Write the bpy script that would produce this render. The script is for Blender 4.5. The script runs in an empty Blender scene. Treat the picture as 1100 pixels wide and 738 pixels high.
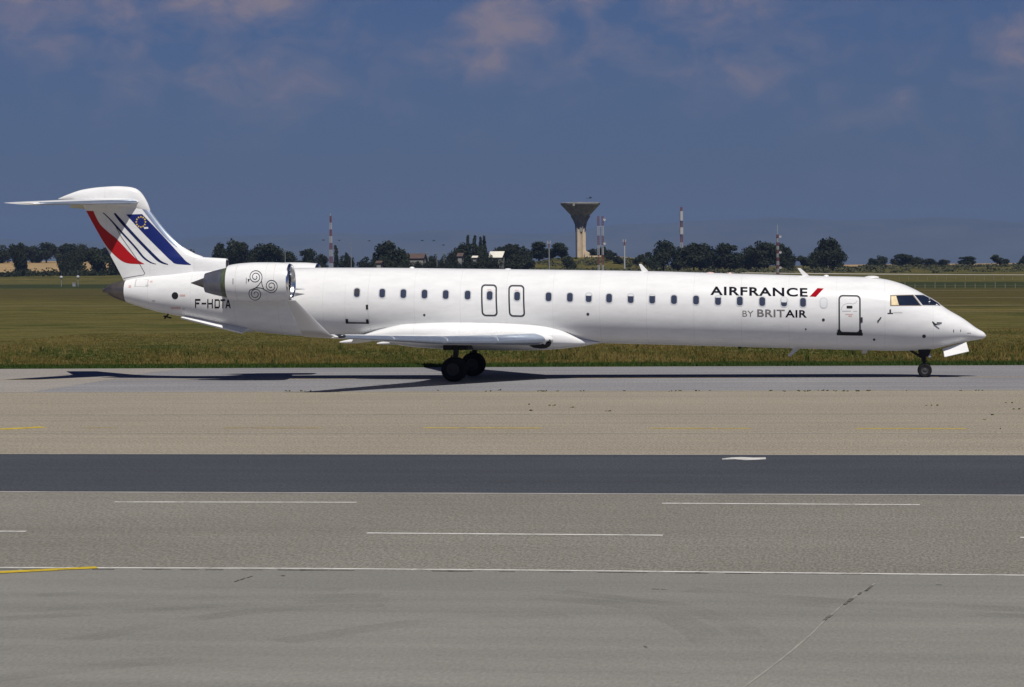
import bpy, bmesh, math, random
import numpy as np
from mathutils import Vector, Matrix
from mathutils.geometry import tessellate_polygon

SC = bpy.context.scene
COL = SC.collection
random.seed(7)
RNG = np.random.default_rng(7)

# ------------------------------------------------------------------ camera
PW, PH, FPX = 1100.0, 738.0, 2700.0                 # photograph size, focal length in its pixels
CAM = Vector((14.189, -102.330, 4.532))
YAW, PIT, ROLL = -0.138327, -0.029941, -0.009147
FW = Vector((math.sin(YAW)*math.cos(PIT), math.cos(YAW)*math.cos(PIT), math.sin(PIT)))
RT0 = Vector((math.cos(YAW), -math.sin(YAW), 0))
UP0 = RT0.cross(FW)
RT = RT0*math.cos(ROLL) + UP0*math.sin(ROLL)
UP = -RT0*math.sin(ROLL) + UP0*math.cos(ROLL)
cd = bpy.data.cameras.new('camera')
cd.sensor_width = 36.0
cd.lens = 36.0*FPX/PW
cd.clip_start = 1.0
cd.clip_end = 60000.0
co = bpy.data.objects.new('camera', cd)
COL.objects.link(co)
m3 = Matrix((RT, UP, -FW)).transposed()
co.matrix_world = Matrix.Translation(CAM) @ m3.to_4x4()
SC.camera = co

# ------------------------------------------------------------------ sun, sky, exposure
SUN_TO = Vector((0.225, -0.60, 1.0)).normalized()     # towards the sun
SUN_EL = math.asin(SUN_TO.z)
SUN_ROT = math.atan2(SUN_TO.x, SUN_TO.y)
sl = bpy.data.lights.new('sun', 'SUN')
sl.energy = 4.5
sl.angle = math.radians(0.5)
sl.color = (1.0, 0.955, 0.89)
so = bpy.data.objects.new('sun', sl)
COL.objects.link(so)
so.rotation_euler = SUN_TO.to_track_quat('Z', 'Y').to_euler()
so.location = (0, -40, 80)

W = bpy.data.worlds.new('World')
SC.world = W
W.use_nodes = True
nt = W.node_tree
nt.nodes.clear()


def N(nt, t, **kw):
    n = nt.nodes.new(t)
    for k, v in kw.items():
        if k.startswith('i_'):
            n.inputs[k[2:]].default_value = v
        else:
            setattr(n, k, v)
    return n


def math_node(nt, op, a, b=None, clamp=False):
    n = nt.nodes.new('ShaderNodeMath')
    n.operation = op
    n.use_clamp = clamp
    for i, v in enumerate((a, b)):
        if v is None:
            continue
        if isinstance(v, (int, float)):
            n.inputs[i].default_value = v
        else:
            nt.links.new(v, n.inputs[i])
    return n.outputs[0]


def mix_col(nt, fac, a, b, mode='MIX'):
    n = nt.nodes.new('ShaderNodeMix')
    n.data_type = 'RGBA'
    n.blend_type = mode
    for i, v in ((0, fac), (6, a), (7, b)):
        if isinstance(v, (int, float)):
            n.inputs[i].default_value = v
        elif isinstance(v, tuple):
            n.inputs[i].default_value = (*v, 1) if len(v) == 3 else v
        else:
            nt.links.new(v, n.inputs[i])
    return n.outputs[2]


def ramp(nt, fac, stops, interp='LINEAR'):
    n = nt.nodes.new('ShaderNodeValToRGB')
    n.color_ramp.interpolation = interp
    e = n.color_ramp.elements
    while len(e) > 1:
        e.remove(e[-1])
    for i, (p, c) in enumerate(stops):
        el = e[0] if i == 0 else e.new(p)
        el.position = p
        el.color = (*c, 1) if len(c) == 3 else c
    nt.links.new(fac, n.inputs[0])
    return n.outputs[0]


sky = N(nt, 'ShaderNodeTexSky', sky_type='NISHITA', sun_disc=False)
sky.sun_elevation = SUN_EL
sky.sun_rotation = SUN_ROT
sky.altitude = 200
sky.air_density = 1.0
sky.dust_density = 1.2
sky.ozone_density = 2.0
tc = N(nt, 'ShaderNodeTexCoord')
sep = N(nt, 'ShaderNodeSeparateXYZ')
nt.links.new(tc.outputs['Generated'], sep.inputs[0])
# stormy grey-blue of this sky
SKY_TINT = (0.262, 0.356, 0.650)
tint = mix_col(nt, 1.0, sky.outputs[0], SKY_TINT, 'MULTIPLY')
zen = ramp(nt, sep.outputs[2], [(0.0, (1, 1, 1)), (0.14, (1, 1, 1)), (0.35, (0.26, 0.38, 0.62)), (1.0, (0.16, 0.27, 0.50))])  # unseen upper sky dimmed and made bluer to shape the fill light
tint = mix_col(nt, 1.0, tint, zen, 'MULTIPLY')
# low heaped clouds, a few degrees above the horizon
# low heaped clouds, a few degrees above the horizon: banks in fixed directions, broken up by noise
nrm = N(nt, 'ShaderNodeVectorMath', operation='NORMALIZE')
nt.links.new(tc.outputs['Generated'], nrm.inputs[0])
mp = N(nt, 'ShaderNodeMapping')
mp.inputs['Scale'].default_value = (1.0, 1.0, 1.5)
nt.links.new(nrm.outputs[0], mp.inputs[0])
n1 = N(nt, 'ShaderNodeTexNoise')
n1.inputs['Scale'].default_value = 42
n1.inputs['Detail'].default_value = 10
n1.inputs['Roughness'].default_value = 0.58
n1.inputs['Distortion'].default_value = 0.4
nt.links.new(mp.outputs[0], n1.inputs[0])


def sky_dir(px, py):
    d = (FW*FPX + RT*(px - PW/2) + UP*(PH/2 - py)).normalized()
    return d


bank = None
for (px, py, rx, rz, amt) in ((60, 0, 130, 75, .60), (255, -12, 110, 62, .80), (120, 40, 150, 50, .34), (345, 62, 90, 34, .24), (530, 26, 95, 40, .86), (505, 66, 120, 34, .36), (620, -6, 70, 40, .50),
                              (770, 0, 130, 42, .50), (812, 72, 60, 50, .40), (850, 104, 80, 30, .22), (1085, 42, 60, 40, .55), (960, 200, 120, 26, .14), (440, 120, 200, 50, .16), (250, 60, 330, 110, .27), (720, 50, 330, 90, .27), (1000, 90, 240, 100, .2),
                              (-200, 20, 200, 70, .7), (1350, 10, 220, 80, .7), (1000, -90, 300, 60, .8), (400, -110, 400, 70, .8)):
    d = sky_dir(px, py)
    sb = N(nt, 'ShaderNodeVectorMath', operation='SUBTRACT')
    nt.links.new(nrm.outputs[0], sb.inputs[0])
    sb.inputs[1].default_value = d
    ml = N(nt, 'ShaderNodeVectorMath', operation='MULTIPLY')
    nt.links.new(sb.outputs[0], ml.inputs[0])
    ml.inputs[1].default_value = (FPX/rx, FPX/rx, FPX/rz)
    ln = N(nt, 'ShaderNodeVectorMath', operation='LENGTH')
    nt.links.new(ml.outputs[0], ln.inputs[0])
    mr = N(nt, 'ShaderNodeMapRange', interpolation_type='SMOOTHSTEP')
    mr.inputs['From Min'].default_value = 1.25
    mr.inputs['From Max'].default_value = 0.0
    mr.inputs['To Min'].default_value = 0.0
    mr.inputs['To Max'].default_value = amt
    nt.links.new(ln.outputs['Value'], mr.inputs['Value'])
    bank = mr.outputs[0] if bank is None else math_node(nt, 'MAXIMUM', bank, mr.outputs[0])
cl = math_node(nt, 'ADD', math_node(nt, 'MULTIPLY', bank, 0.62), math_node(nt, 'MULTIPLY', math_node(nt, 'SUBTRACT', n1.outputs[0], 0.5), 1.35))
clm = ramp(nt, cl, [(0.0, (0, 0, 0)), (0.20, (.28, .28, .28)), (0.34, (.55, .55, .55)), (0.42, (.80, .80, .80)), (0.56, (1, 1, 1))])
CLOUD_FAC = 0.80
clf = math_node(nt, 'MULTIPLY', math_node(nt, 'MULTIPLY', clm, math_node(nt, 'GREATER_THAN', bank, 0.0)), CLOUD_FAC)
clf = math_node(nt, 'MULTIPLY', clf, math_node(nt, 'MULTIPLY', bank, 3.5, True))
CLOUD = (4.7, 3.75, 4.15)
skyc = mix_col(nt, clf, tint, CLOUD)
bg = N(nt, 'ShaderNodeBackground')
bg.inputs[1].default_value = 0.06
nt.links.new(skyc, bg.inputs[0])
wo = N(nt, 'ShaderNodeOutputWorld')
nt.links.new(bg.outputs[0], wo.inputs[0])

SC.view_settings.view_transform = 'Standard'
SC.view_settings.look = 'None'
SC.view_settings.exposure = 0.0
SC.view_settings.gamma = 1.0
SC.view_settings.use_curve_mapping = False
SC.render.engine = 'CYCLES'
SC.cycles.max_bounces = 6
SC.cycles.diffuse_bounces = 3
SC.cycles.glossy_bounces = 3
SC.cycles.volume_bounces = 0
SC.cycles.use_denoising = True
SC.render.film_transparent = False


# ------------------------------------------------------------------ measuring helpers
def ray(px, py):
    return FW*FPX + RT*(px - PW/2) + UP*(PH/2 - py)


def at(px, py, Y):
    d = ray(px, py)
    return CAM + d*((Y - CAM.y)/d.y)


def on_ground(px, py, z=0.0):
    d = ray(px, py)
    return CAM + d*((z - CAM.z)/d.z)


def far(px, py, D):
    return CAM + ray(px, py)*(D/FPX)


# ------------------------------------------------------------------ object helpers
def tag(o, label=None, cat=None, group=None, kind=None):
    if label:
        o['label'] = label
    if cat:
        o['category'] = cat
    if group:
        o['group'] = group
    if kind:
        o['kind'] = kind
    return o


def empty(name, loc, label, cat, group=None):
    o = bpy.data.objects.new(name, None)
    COL.objects.link(o)
    o.location = loc
    o.empty_display_size = 0.3
    return tag(o, label, cat, group)


def link(name, me, mats, parent=None, smooth=True, angle=40):
    o = bpy.data.objects.new(name, me)
    COL.objects.link(o)
    for m in (mats if isinstance(mats, (list, tuple)) else [mats]):
        me.materials.append(m)
    if smooth:
        me.shade_smooth()
        if angle:
            me.set_sharp_from_angle(angle=math.radians(angle))
    if parent is not None:
        o.parent = parent
        root = parent
        while root.parent:
            root = root.parent
        # children are modelled in world coordinates: undo the root's offset
        if not o.get('_local'):
            off = Vector((0, 0, 0))
            p = parent
            while p:
                off += p.location
                p = p.parent
            o.location = -off
    return o


def mesh_py(name, vs, fs):
    me = bpy.data.meshes.new(name)
    me.from_pydata([tuple(v) for v in vs], [], fs)
    me.update()
    return me


class MB:
    """collects simple shapes into ONE mesh"""
    def __init__(self):
        self.v, self.f, self.mi = [], [], []

    def add(self, vs, fs, mi=0):
        b = len(self.v)
        self.v += [Vector(v) for v in vs]
        self.f += [tuple(i + b for i in f) for f in fs]
        self.mi += [mi]*len(fs)

    def box(self, c, s, rot=None, mi=0):
        c = Vector(c)
        vs = []
        for x in (-.5, .5):
            for y in (-.5, .5):
                for z in (-.5, .5):
                    p = Vector((x*s[0], y*s[1], z*s[2]))
                    if rot is not None:
                        p = rot @ p
                    vs.append(c + p)
        self.add(vs, [(0, 1, 3, 2), (4, 6, 7, 5), (0, 4, 5, 1), (2, 3, 7, 6), (0, 2, 6, 4), (1, 5, 7, 3)], mi)

    def tube(self, pts, r, n=8, cap=True, mi=0):
        pts = [Vector(p) for p in pts]
        rs = r if isinstance(r, (list, tuple)) else [r]*len(pts)
        vs, fs = [], []
        for i, p in enumerate(pts):
            d = (pts[min(i + 1, len(pts) - 1)] - pts[max(i - 1, 0)]).normalized()
            a = d.orthogonal().normalized() if abs(d.z) > 0.99 else Vector((0, 0, 1)).cross(d).normalized()
            b = d.cross(a)
            for k in range(n):
                t = 2*math.pi*k/n
                vs.append(p + (a*math.cos(t) + b*math.sin(t))*rs[i])
        for i in range(len(pts) - 1):
            for k in range(n):
                fs.append((i*n + k, i*n + (k + 1) % n, (i + 1)*n + (k + 1) % n, (i + 1)*n + k))
        if cap:
            fs.append(tuple(range(n))[::-1])
            fs.append(tuple(range((len(pts) - 1)*n, len(pts)*n)))
        self.add(vs, fs, mi)

    def lathe(self, prof, origin, axis='X', n=32, mi=0, closed=False):
        """prof: list of (distance along axis, radius)"""
        o = Vector(origin)
        vs, fs = [], []
        for (a, r) in prof:
            for k in range(n):
                t = 2*math.pi*k/n
                c, s = math.cos(t)*r, math.sin(t)*r
                vs.append(o + {'X': Vector((a, c, s)), 'Y': Vector((c, a, s)), 'Z': Vector((c, s, a))}[axis])
        m = len(prof)
        for i in range(m if closed else m - 1):
            j = (i + 1) % m
            for k in range(n):
                fs.append((i*n + k, i*n + (k + 1) % n, j*n + (k + 1) % n, j*n + k))
        self.add(vs, fs, mi)

    def loft(self, rings, cap=True, mi=0):
        n = len(rings[0])
        vs = [v for r in rings for v in r]
        fs = []
        for i in range(len(rings) - 1):
            for k in range(n):
                fs.append((i*n + k, i*n + (k + 1) % n, (i + 1)*n + (k + 1) % n, (i + 1)*n + k))
        if cap:
            fs.append(tuple(range(n))[::-1])
            fs.append(tuple(range((len(rings) - 1)*n, len(rings)*n)))
        self.add(vs, fs, mi)

    def build(self, name, mats, parent=None, smooth=True, angle=40, fix=True):
        me = mesh_py(name, self.v, self.f)
        me.polygons.foreach_set('material_index', self.mi)
        if fix:
            bm = bmesh.new()
            bm.from_mesh(me)
            bmesh.ops.recalc_face_normals(bm, faces=bm.faces)
            bm.to_mesh(me)
            bm.free()
        return link(name, me, mats, parent, smooth, angle)


def pchip(xs, ys):
    xs = np.array(xs, float)
    ys = np.array(ys, float)
    o = np.argsort(xs)
    xs, ys = xs[o], ys[o]
    h = np.diff(xs)
    d = np.diff(ys)/h
    m = np.zeros(len(xs))
    m[0], m[-1] = d[0], d[-1]
    for i in range(1, len(xs) - 1):
        if d[i-1]*d[i] > 0:
            w1, w2 = 2*h[i] + h[i-1], h[i] + 2*h[i-1]
            m[i] = (w1 + w2)/(w1/d[i-1] + w2/d[i])

    def fn(x):
        x = min(max(x, xs[0]), xs[-1])
        i = min(max(int(np.searchsorted(xs, x)) - 1, 0), len(xs) - 2)
        t = (x - xs[i])/h[i]
        return float((2*t**3 - 3*t**2 + 1)*ys[i] + (t**3 - 2*t**2 + t)*h[i]*m[i]
                     + (-2*t**3 + 3*t**2)*ys[i+1] + (t**3 - t**2)*h[i]*m[i+1])
    return fn


# ------------------------------------------------------------------ materials
def mat(name, col, rough=0.6, metal=0.0, spec=0.5, noise=None, coat=0.0):
    """noise: (scale, amount) brightens and darkens the colour in soft patches of real dirt"""
    m = bpy.data.materials.new(name)
    m.use_nodes = True
    t = m.node_tree
    p = t.nodes['Principled BSDF']
    p.inputs['Base Color'].default_value = (*col, 1)
    p.inputs['Roughness'].default_value = rough
    p.inputs['Metallic'].default_value = metal
    p.inputs['Specular IOR Level'].default_value = spec
    p.inputs['Coat Weight'].default_value = coat
    if noise:
        tcn = N(t, 'ShaderNodeTexCoord')
        nz = N(t, 'ShaderNodeTexNoise')
        nz.inputs['Scale'].default_value = noise[0]
        nz.inputs['Detail'].default_value = 6
        t.links.new(tcn.outputs['Object'], nz.inputs[0])
        a = noise[1]
        r = ramp(t, nz.outputs[0], [(0.3, tuple(c*(1 - a) for c in col)), (0.7, tuple(min(1, c*(1 + a)) for c in col))])
        t.links.new(r, p.inputs['Base Color'])
    return m


def paint_white(name='aircraft_white_paint'):
    m = bpy.data.materials.new(name)
    m.use_nodes = True
    t = m.node_tree
    p = t.nodes['Principled BSDF']
    tcn = N(t, 'ShaderNodeTexCoord')
    s = N(t, 'ShaderNodeSeparateXYZ')
    t.links.new(tcn.outputs['Object'], s.inputs[0])
    # thin skin joints every 1.9 m
    fr = math_node(t, 'FRACT', math_node(t, 'MULTIPLY', math_node(t, 'ADD', s.outputs[0], 40.0), 1/1.9))
    ln = math_node(t, 'LESS_THAN', fr, 0.009)
    mp_ = N(t, 'ShaderNodeMapping')
    mp_.inputs['Scale'].default_value = (0.5, 1.0, 1.6)
    t.links.new(tcn.outputs['Object'], mp_.inputs[0])
    nz = N(t, 'ShaderNodeTexNoise')
    nz.inputs['Scale'].default_value = 2.2
    nz.inputs['Detail'].default_value = 8
    nz.inputs['Roughness'].default_value = 0.65
    t.links.new(mp_.outputs[0], nz.inputs[0])
    base = ramp(t, nz.outputs[0], [(0.28, (0.69, 0.695, 0.695)), (0.6, (0.77, 0.775, 0.775))])
    c = mix_col(t, math_node(t, 'MULTIPLY', ln, 0.26), base, (0.35, 0.35, 0.36))
    t.links.new(c, p.inputs['Base Color'])
    p.inputs['Roughness'].default_value = 0.22
    p.inputs['Specular IOR Level'].default_value = 0.45
    bp = N(t, 'ShaderNodeBump')
    bp.inputs['Strength'].default_value = 0.05
    bp.inputs['Distance'].default_value = 0.02
    nb = N(t, 'ShaderNodeTexNoise')
    nb.inputs['Scale'].default_value = 1.3
    t.links.new(tcn.outputs['Object'], nb.inputs[0])
    t.links.new(nb.outputs[0], bp.inputs['Height'])
    t.links.new(bp.outputs[0], p.inputs['Normal'])
    return m


M = {}
M['white'] = paint_white()
M['white_plain'] = mat('clean_white_paint', (0.72, 0.72, 0.72), 0.4)
M['grey_paint'] = mat('pale_grey_paint', (0.50, 0.51, 0.53), 0.4, noise=(3, .06))
M['winglet'] = mat('winglet_grey', (0.40, 0.41, 0.44), 0.4)
M['metal'] = mat('polished_metal', (0.72, 0.73, 0.75), 0.22, 1.0)
M['slat'] = mat('sky_tinted_slat_metal', (0.50, 0.58, 0.70), 0.30, 0.75, noise=(4, .06))  # base colour blued to carry the sky's reflected tint
M['dark_metal'] = mat('heat_stained_metal', (0.16, 0.15, 0.15), 0.42, 0.7, noise=(5, .25))
M['nozzle'] = mat('exhaust_core_metal', (0.20, 0.21, 0.245), 0.36, 0.7, noise=(4, .2))
M['green_primer'] = mat('green_primer_metal', (0.10, 0.125, 0.075), 0.45, 0.4, noise=(6, .3))
M['apu'] = mat('brown_grey_titanium', (0.155, 0.142, 0.138), 0.38, 0.75, noise=(4, .2))
M['black'] = mat('black_trim', (0.02, 0.021, 0.024), 0.5, 0.0, 0.15)
M['duct'] = mat('intake_duct_grey', (0.10, 0.10, 0.11), 0.5, 0.2)
M['fan'] = mat('fan_titanium', (0.25, 0.25, 0.27), 0.35, 0.8)
M['tyre'] = mat('tyre_rubber', (0.016, 0.016, 0.017), 0.85, 0.0, 0.08, noise=(9, .3))
M['rim'] = mat('grey_wheel_hub', (0.05, 0.05, 0.055), 0.6, 0.0, 0.15)
M['strut'] = mat('dark_gear_steel', (0.03, 0.03, 0.033), 0.6, 0.2, 0.15)
M['pane'] = mat('cabin_window_glass', (0.045, 0.055, 0.09), 0.12, 0, 0.6)
M['blind_glint'] = mat('pale_blind_and_glint', (0.62, 0.64, 0.66), 0.5)  # blanked pane by the door, and glints painted on other panes
M['pane_frame'] = mat('window_surround', (0.52, 0.53, 0.55), 0.5)
M['cockpit'] = mat('cockpit_glass', (0.012, 0.018, 0.035), 0.08, 0, 0.7)
M['curtain'] = mat('cream_sun_blind', (0.72, 0.58, 0.34), 0.6, noise=(7, .2))
M['navy'] = mat('navy_livery_paint', (0.012, 0.02, 0.085), 0.35, 0.0, 0.15)
M['red_mark'] = mat('red_slash_paint', (0.33, 0.004, 0.012), 0.8, spec=.03)
M['blue'] = mat('blue_livery_paint', (0.010, 0.020, 0.135), 0.4, spec=.3)
M['red'] = mat('red_livery_paint', (0.40, 0.008, 0.012), 0.4, spec=.3)
M['text_navy'] = mat('navy_lettering', (0.004, 0.005, 0.012), 0.6, spec=0.05)
M['text_grey'] = mat('grey_lettering', (0.17, 0.16, 0.165), 0.4)
M['text_pale'] = mat('pale_stencil', (0.48, 0.47, 0.47), 0.5)
M['seam'] = mat('pale_seam', (0.60, 0.60, 0.60), 0.5)
M['pink_mark'] = mat('faded_red_stencil', (0.62, 0.42, 0.40), 0.5)
M['star'] = mat('yellow_star_paint', (0.65, 0.48, 0.10), 0.5)
M['outline'] = mat('dark_grey_outline', (0.045, 0.048, 0.058), 0.45, 0.0, 0.15)
M['concrete'] = mat('tower_concrete', (0.27, 0.26, 0.26), 0.9, noise=(0.6, .28))
M['cream'] = mat('cream_render', (0.58, 0.47, 0.33), 0.9, noise=(0.5, .1))
M['mast_red'] = mat('mast_red', (0.16, 0.05, 0.052), 0.7)
M['mast_white'] = mat('mast_white', (0.38, 0.39, 0.41), 0.7)
M['galv'] = mat('galvanised_steel', (0.32, 0.33, 0.35), 0.5, 0.4)
M['tile'] = mat('red_roof_tile', (0.085, 0.055, 0.046), 0.9, noise=(1.2, .3))
M['house_white'] = mat('white_house_render', (0.24, 0.235, 0.22), 0.9, noise=(.6, .12))
M['shed_roof'] = mat('pale_sheet_roof', (0.70, 0.67, 0.58), 0.8, noise=(.5, .08))
M['frame_brown'] = mat('brown_window_seal', (0.20, 0.15, 0.11), 0.5)
M['dark_glass'] = mat('dark_window', (0.03, 0.035, 0.045), 0.2)
M['bark'] = mat('tree_bark', (0.06, 0.045, 0.033), 0.95, noise=(2, .3))
M['bird'] = mat('black_feathers', (0.012, 0.012, 0.014), 0.8, 0.0, 0.1)
M['post'] = mat('pale_post_paint', (0.21, 0.195, 0.155), 0.9)


def leaf_mat(name, c1, c2):
    m = bpy.data.materials.new(name)
    m.use_nodes = True
    t = m.node_tree
    p = t.nodes['Principled BSDF']
    tcn = N(t, 'ShaderNodeTexCoord')
    oi = N(t, 'ShaderNodeObjectInfo')
    nz = N(t, 'ShaderNodeTexNoise')
    nz.inputs['Scale'].default_value = 0.9
    nz.inputs['Detail'].default_value = 4
    t.links.new(tcn.outputs['Object'], nz.inputs[0])
    f = math_node(t, 'ADD', math_node(t, 'MULTIPLY', nz.outputs[0], 0.8), math_node(t, 'MULTIPLY', oi.outputs['Random'], 0.25))
    r = ramp(t, f, [(0.25, c1), (0.75, c2)])
    t.links.new(r, p.inputs['Base Color'])
    p.inputs['Roughness'].default_value = 0.75
    p.inputs['Specular IOR Level'].default_value = 0.15
    return m


M['leaf'] = leaf_mat('dark_foliage', (0.010, 0.015, 0.008), (0.026, 0.035, 0.015))
M['leaf_light'] = leaf_mat('light_foliage', (0.018, 0.027, 0.014), (0.040, 0.052, 0.024))
M['scrub'] = leaf_mat('scrub_foliage', (0.030, 0.038, 0.018), (0.085, 0.085, 0.046))


def ground_mat(name, base, dark, light, grain=26.0, grain_amt=0.5, blotch=0.10, streak=0.0, bump=0.25, spots=0.0, rough=0.88):
    """paved surface: blotches, streaks along X (the traffic's direction), fine aggregate"""
    m = bpy.data.materials.new(name)
    m.use_nodes = True
    t = m.node_tree
    p = t.nodes['Principled BSDF']
    tcn = N(t, 'ShaderNodeTexCoord')
    ob = tcn.outputs['Object']
    n_b = N(t, 'ShaderNodeTexNoise')
    n_b.inputs['Scale'].default_value = blotch
    n_b.inputs['Detail'].default_value = 8
    n_b.inputs['Roughness'].default_value = 0.62
    t.links.new(ob, n_b.inputs[0])
    mp1 = N(t, 'ShaderNodeMapping')
    mp1.inputs['Scale'].default_value = (0.03, 1.1, 1.0)
    mp1.inputs['Rotation'].default_value = (0, 0, 0.02)
    t.links.new(ob, mp1.inputs[0])
    n_s = N(t, 'ShaderNodeTexNoise')
    n_s.inputs['Scale'].default_value = 1.0
    n_s.inputs['Detail'].default_value = 6
    t.links.new(mp1.outputs[0], n_s.inputs[0])
    n_g = N(t, 'ShaderNodeTexNoise')
    n_g.inputs['Scale'].default_value = grain
    n_g.inputs['Detail'].default_value = 3
    n_g.inputs['Roughness'].default_value = 0.7
    mpg = N(t, 'ShaderNodeMapping')
    mpg.inputs['Scale'].default_value = (1.0, 0.3, 1.0)
    t.links.new(ob, mpg.inputs[0])
    t.links.new(mpg.outputs[0], n_g.inputs[0])
    f = math_node(t, 'ADD', math_node(t, 'MULTIPLY', n_b.outputs[0], 1.0 - streak), math_node(t, 'MULTIPLY', n_s.outputs[0], streak))
    c = ramp(t, f, [(0.32, dark), (0.5, base), (0.68, light)])
    g = ramp(t, n_g.outputs[0], [(0.3, (1 - grain_amt,)*3), (0.5, (1, 1, 1)), (0.7, (1 + grain_amt,)*3)])
    c = mix_col(t, 1.0, c, g, 'MULTIPLY')
    if spots > 0:
        vo = N(t, 'ShaderNodeTexVoronoi')
        vo.inputs['Scale'].default_value = 0.28
        vo.inputs['Randomness'].default_value = 1.0
        t.links.new(ob, vo.inputs['Vector'])
        sp = math_node(t, 'LESS_THAN', vo.outputs['Distance'], spots)
        c = mix_col(t, math_node(t, 'MULTIPLY', sp, 0.6), c, (0.05, 0.045, 0.04))
    t.links.new(c, p.inputs['Base Color'])
    p.inputs['Roughness'].default_value = rough
    p.inputs['Specular IOR Level'].default_value = 0.2
    b = N(t, 'ShaderNodeBump')
    b.inputs['Strength'].default_value = bump
    b.inputs['Distance'].default_value = 0.01
    t.links.new(n_g.outputs[0], b.inputs['Height'])
    t.links.new(b.outputs[0], p.inputs['Normal'])
    return m


M['taxi'] = ground_mat('taxiway_asphalt', (0.213, 0.209, 0.217), (0.165, 0.163, 0.171), (0.257, 0.252, 0.254), 14, .35, .12, .6)
M['shoulder'] = ground_mat('beige_shoulder', (0.266, 0.236, 0.184), (0.232, 0.206, 0.160), (0.298, 0.265, 0.208), 18, .42, .15, .6, spots=0.014)
M['strip'] = ground_mat('dark_asphalt_strip', (0.052, 0.057, 0.067), (0.045, 0.050, 0.057), (0.061, 0.067, 0.078), 20, .4, .2, .5)
M['road'] = ground_mat('road_asphalt', (0.192, 0.181, 0.154), (0.167, 0.158, 0.134), (0.215, 0.203, 0.174), 22, .42, .12, .35)
M['apron'] = ground_mat('apron_concrete', (0.202, 0.198, 0.178), (0.170, 0.167, 0.152), (0.239, 0.233, 0.209), 24, .14, .1, .5)
def worn_mark(name, col, scale, lo):
    m = mat(name, col, 0.85, noise=(2.5, .18), spec=0.2)
    t = m.node_tree
    tcn = N(t, 'ShaderNodeTexCoord')
    nz = N(t, 'ShaderNodeTexNoise')
    nz.inputs['Scale'].default_value = scale
    nz.inputs['Detail'].default_value = 8
    nz.inputs['Roughness'].default_value = 0.7
    t.links.new(tcn.outputs['Object'], nz.inputs[0])
    a = ramp(t, nz.outputs[0], [(0.36, (lo, lo, lo)), (0.50, (1, 1, 1))])
    t.links.new(a, t.nodes['Principled BSDF'].inputs['Alpha'])
    return m


M['mark_white'] = worn_mark('worn_white_marking', (0.58, 0.57, 0.54), 3.2, .45)
M['mark_pale'] = mat('faded_white_marking', (0.36, 0.345, 0.32), 0.8, noise=(1.5, .2))
M['mark_yellow'] = worn_mark('yellow_marking', (0.50, 0.36, 0.03), 2.6, .35)
M['mark_faded'] = worn_mark('faded_yellow_marking', (0.34, 0.26, 0.10), 1.6, .15)
M['patch'] = ground_mat('pale_asphalt_patch', (0.265, 0.245, 0.222), (0.235, 0.218, 0.198), (0.292, 0.272, 0.247), 14, .3, .12, .5)
M['crack'] = mat('dark_joint', (0.105, 0.10, 0.09), 0.95, noise=(2, .4))
M['joint_pale'] = mat('pale_joint_filler', (0.27, 0.262, 0.235), 0.95, noise=(2, .2))
M['dirt_track'] = mat('pale_gravel', (0.50, 0.47, 0.42), 0.95, noise=(.3, .15))
M['dry_path'] = mat('dry_grass_path', (0.17, 0.135, 0.065), 0.95, noise=(.4, .3))


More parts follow.
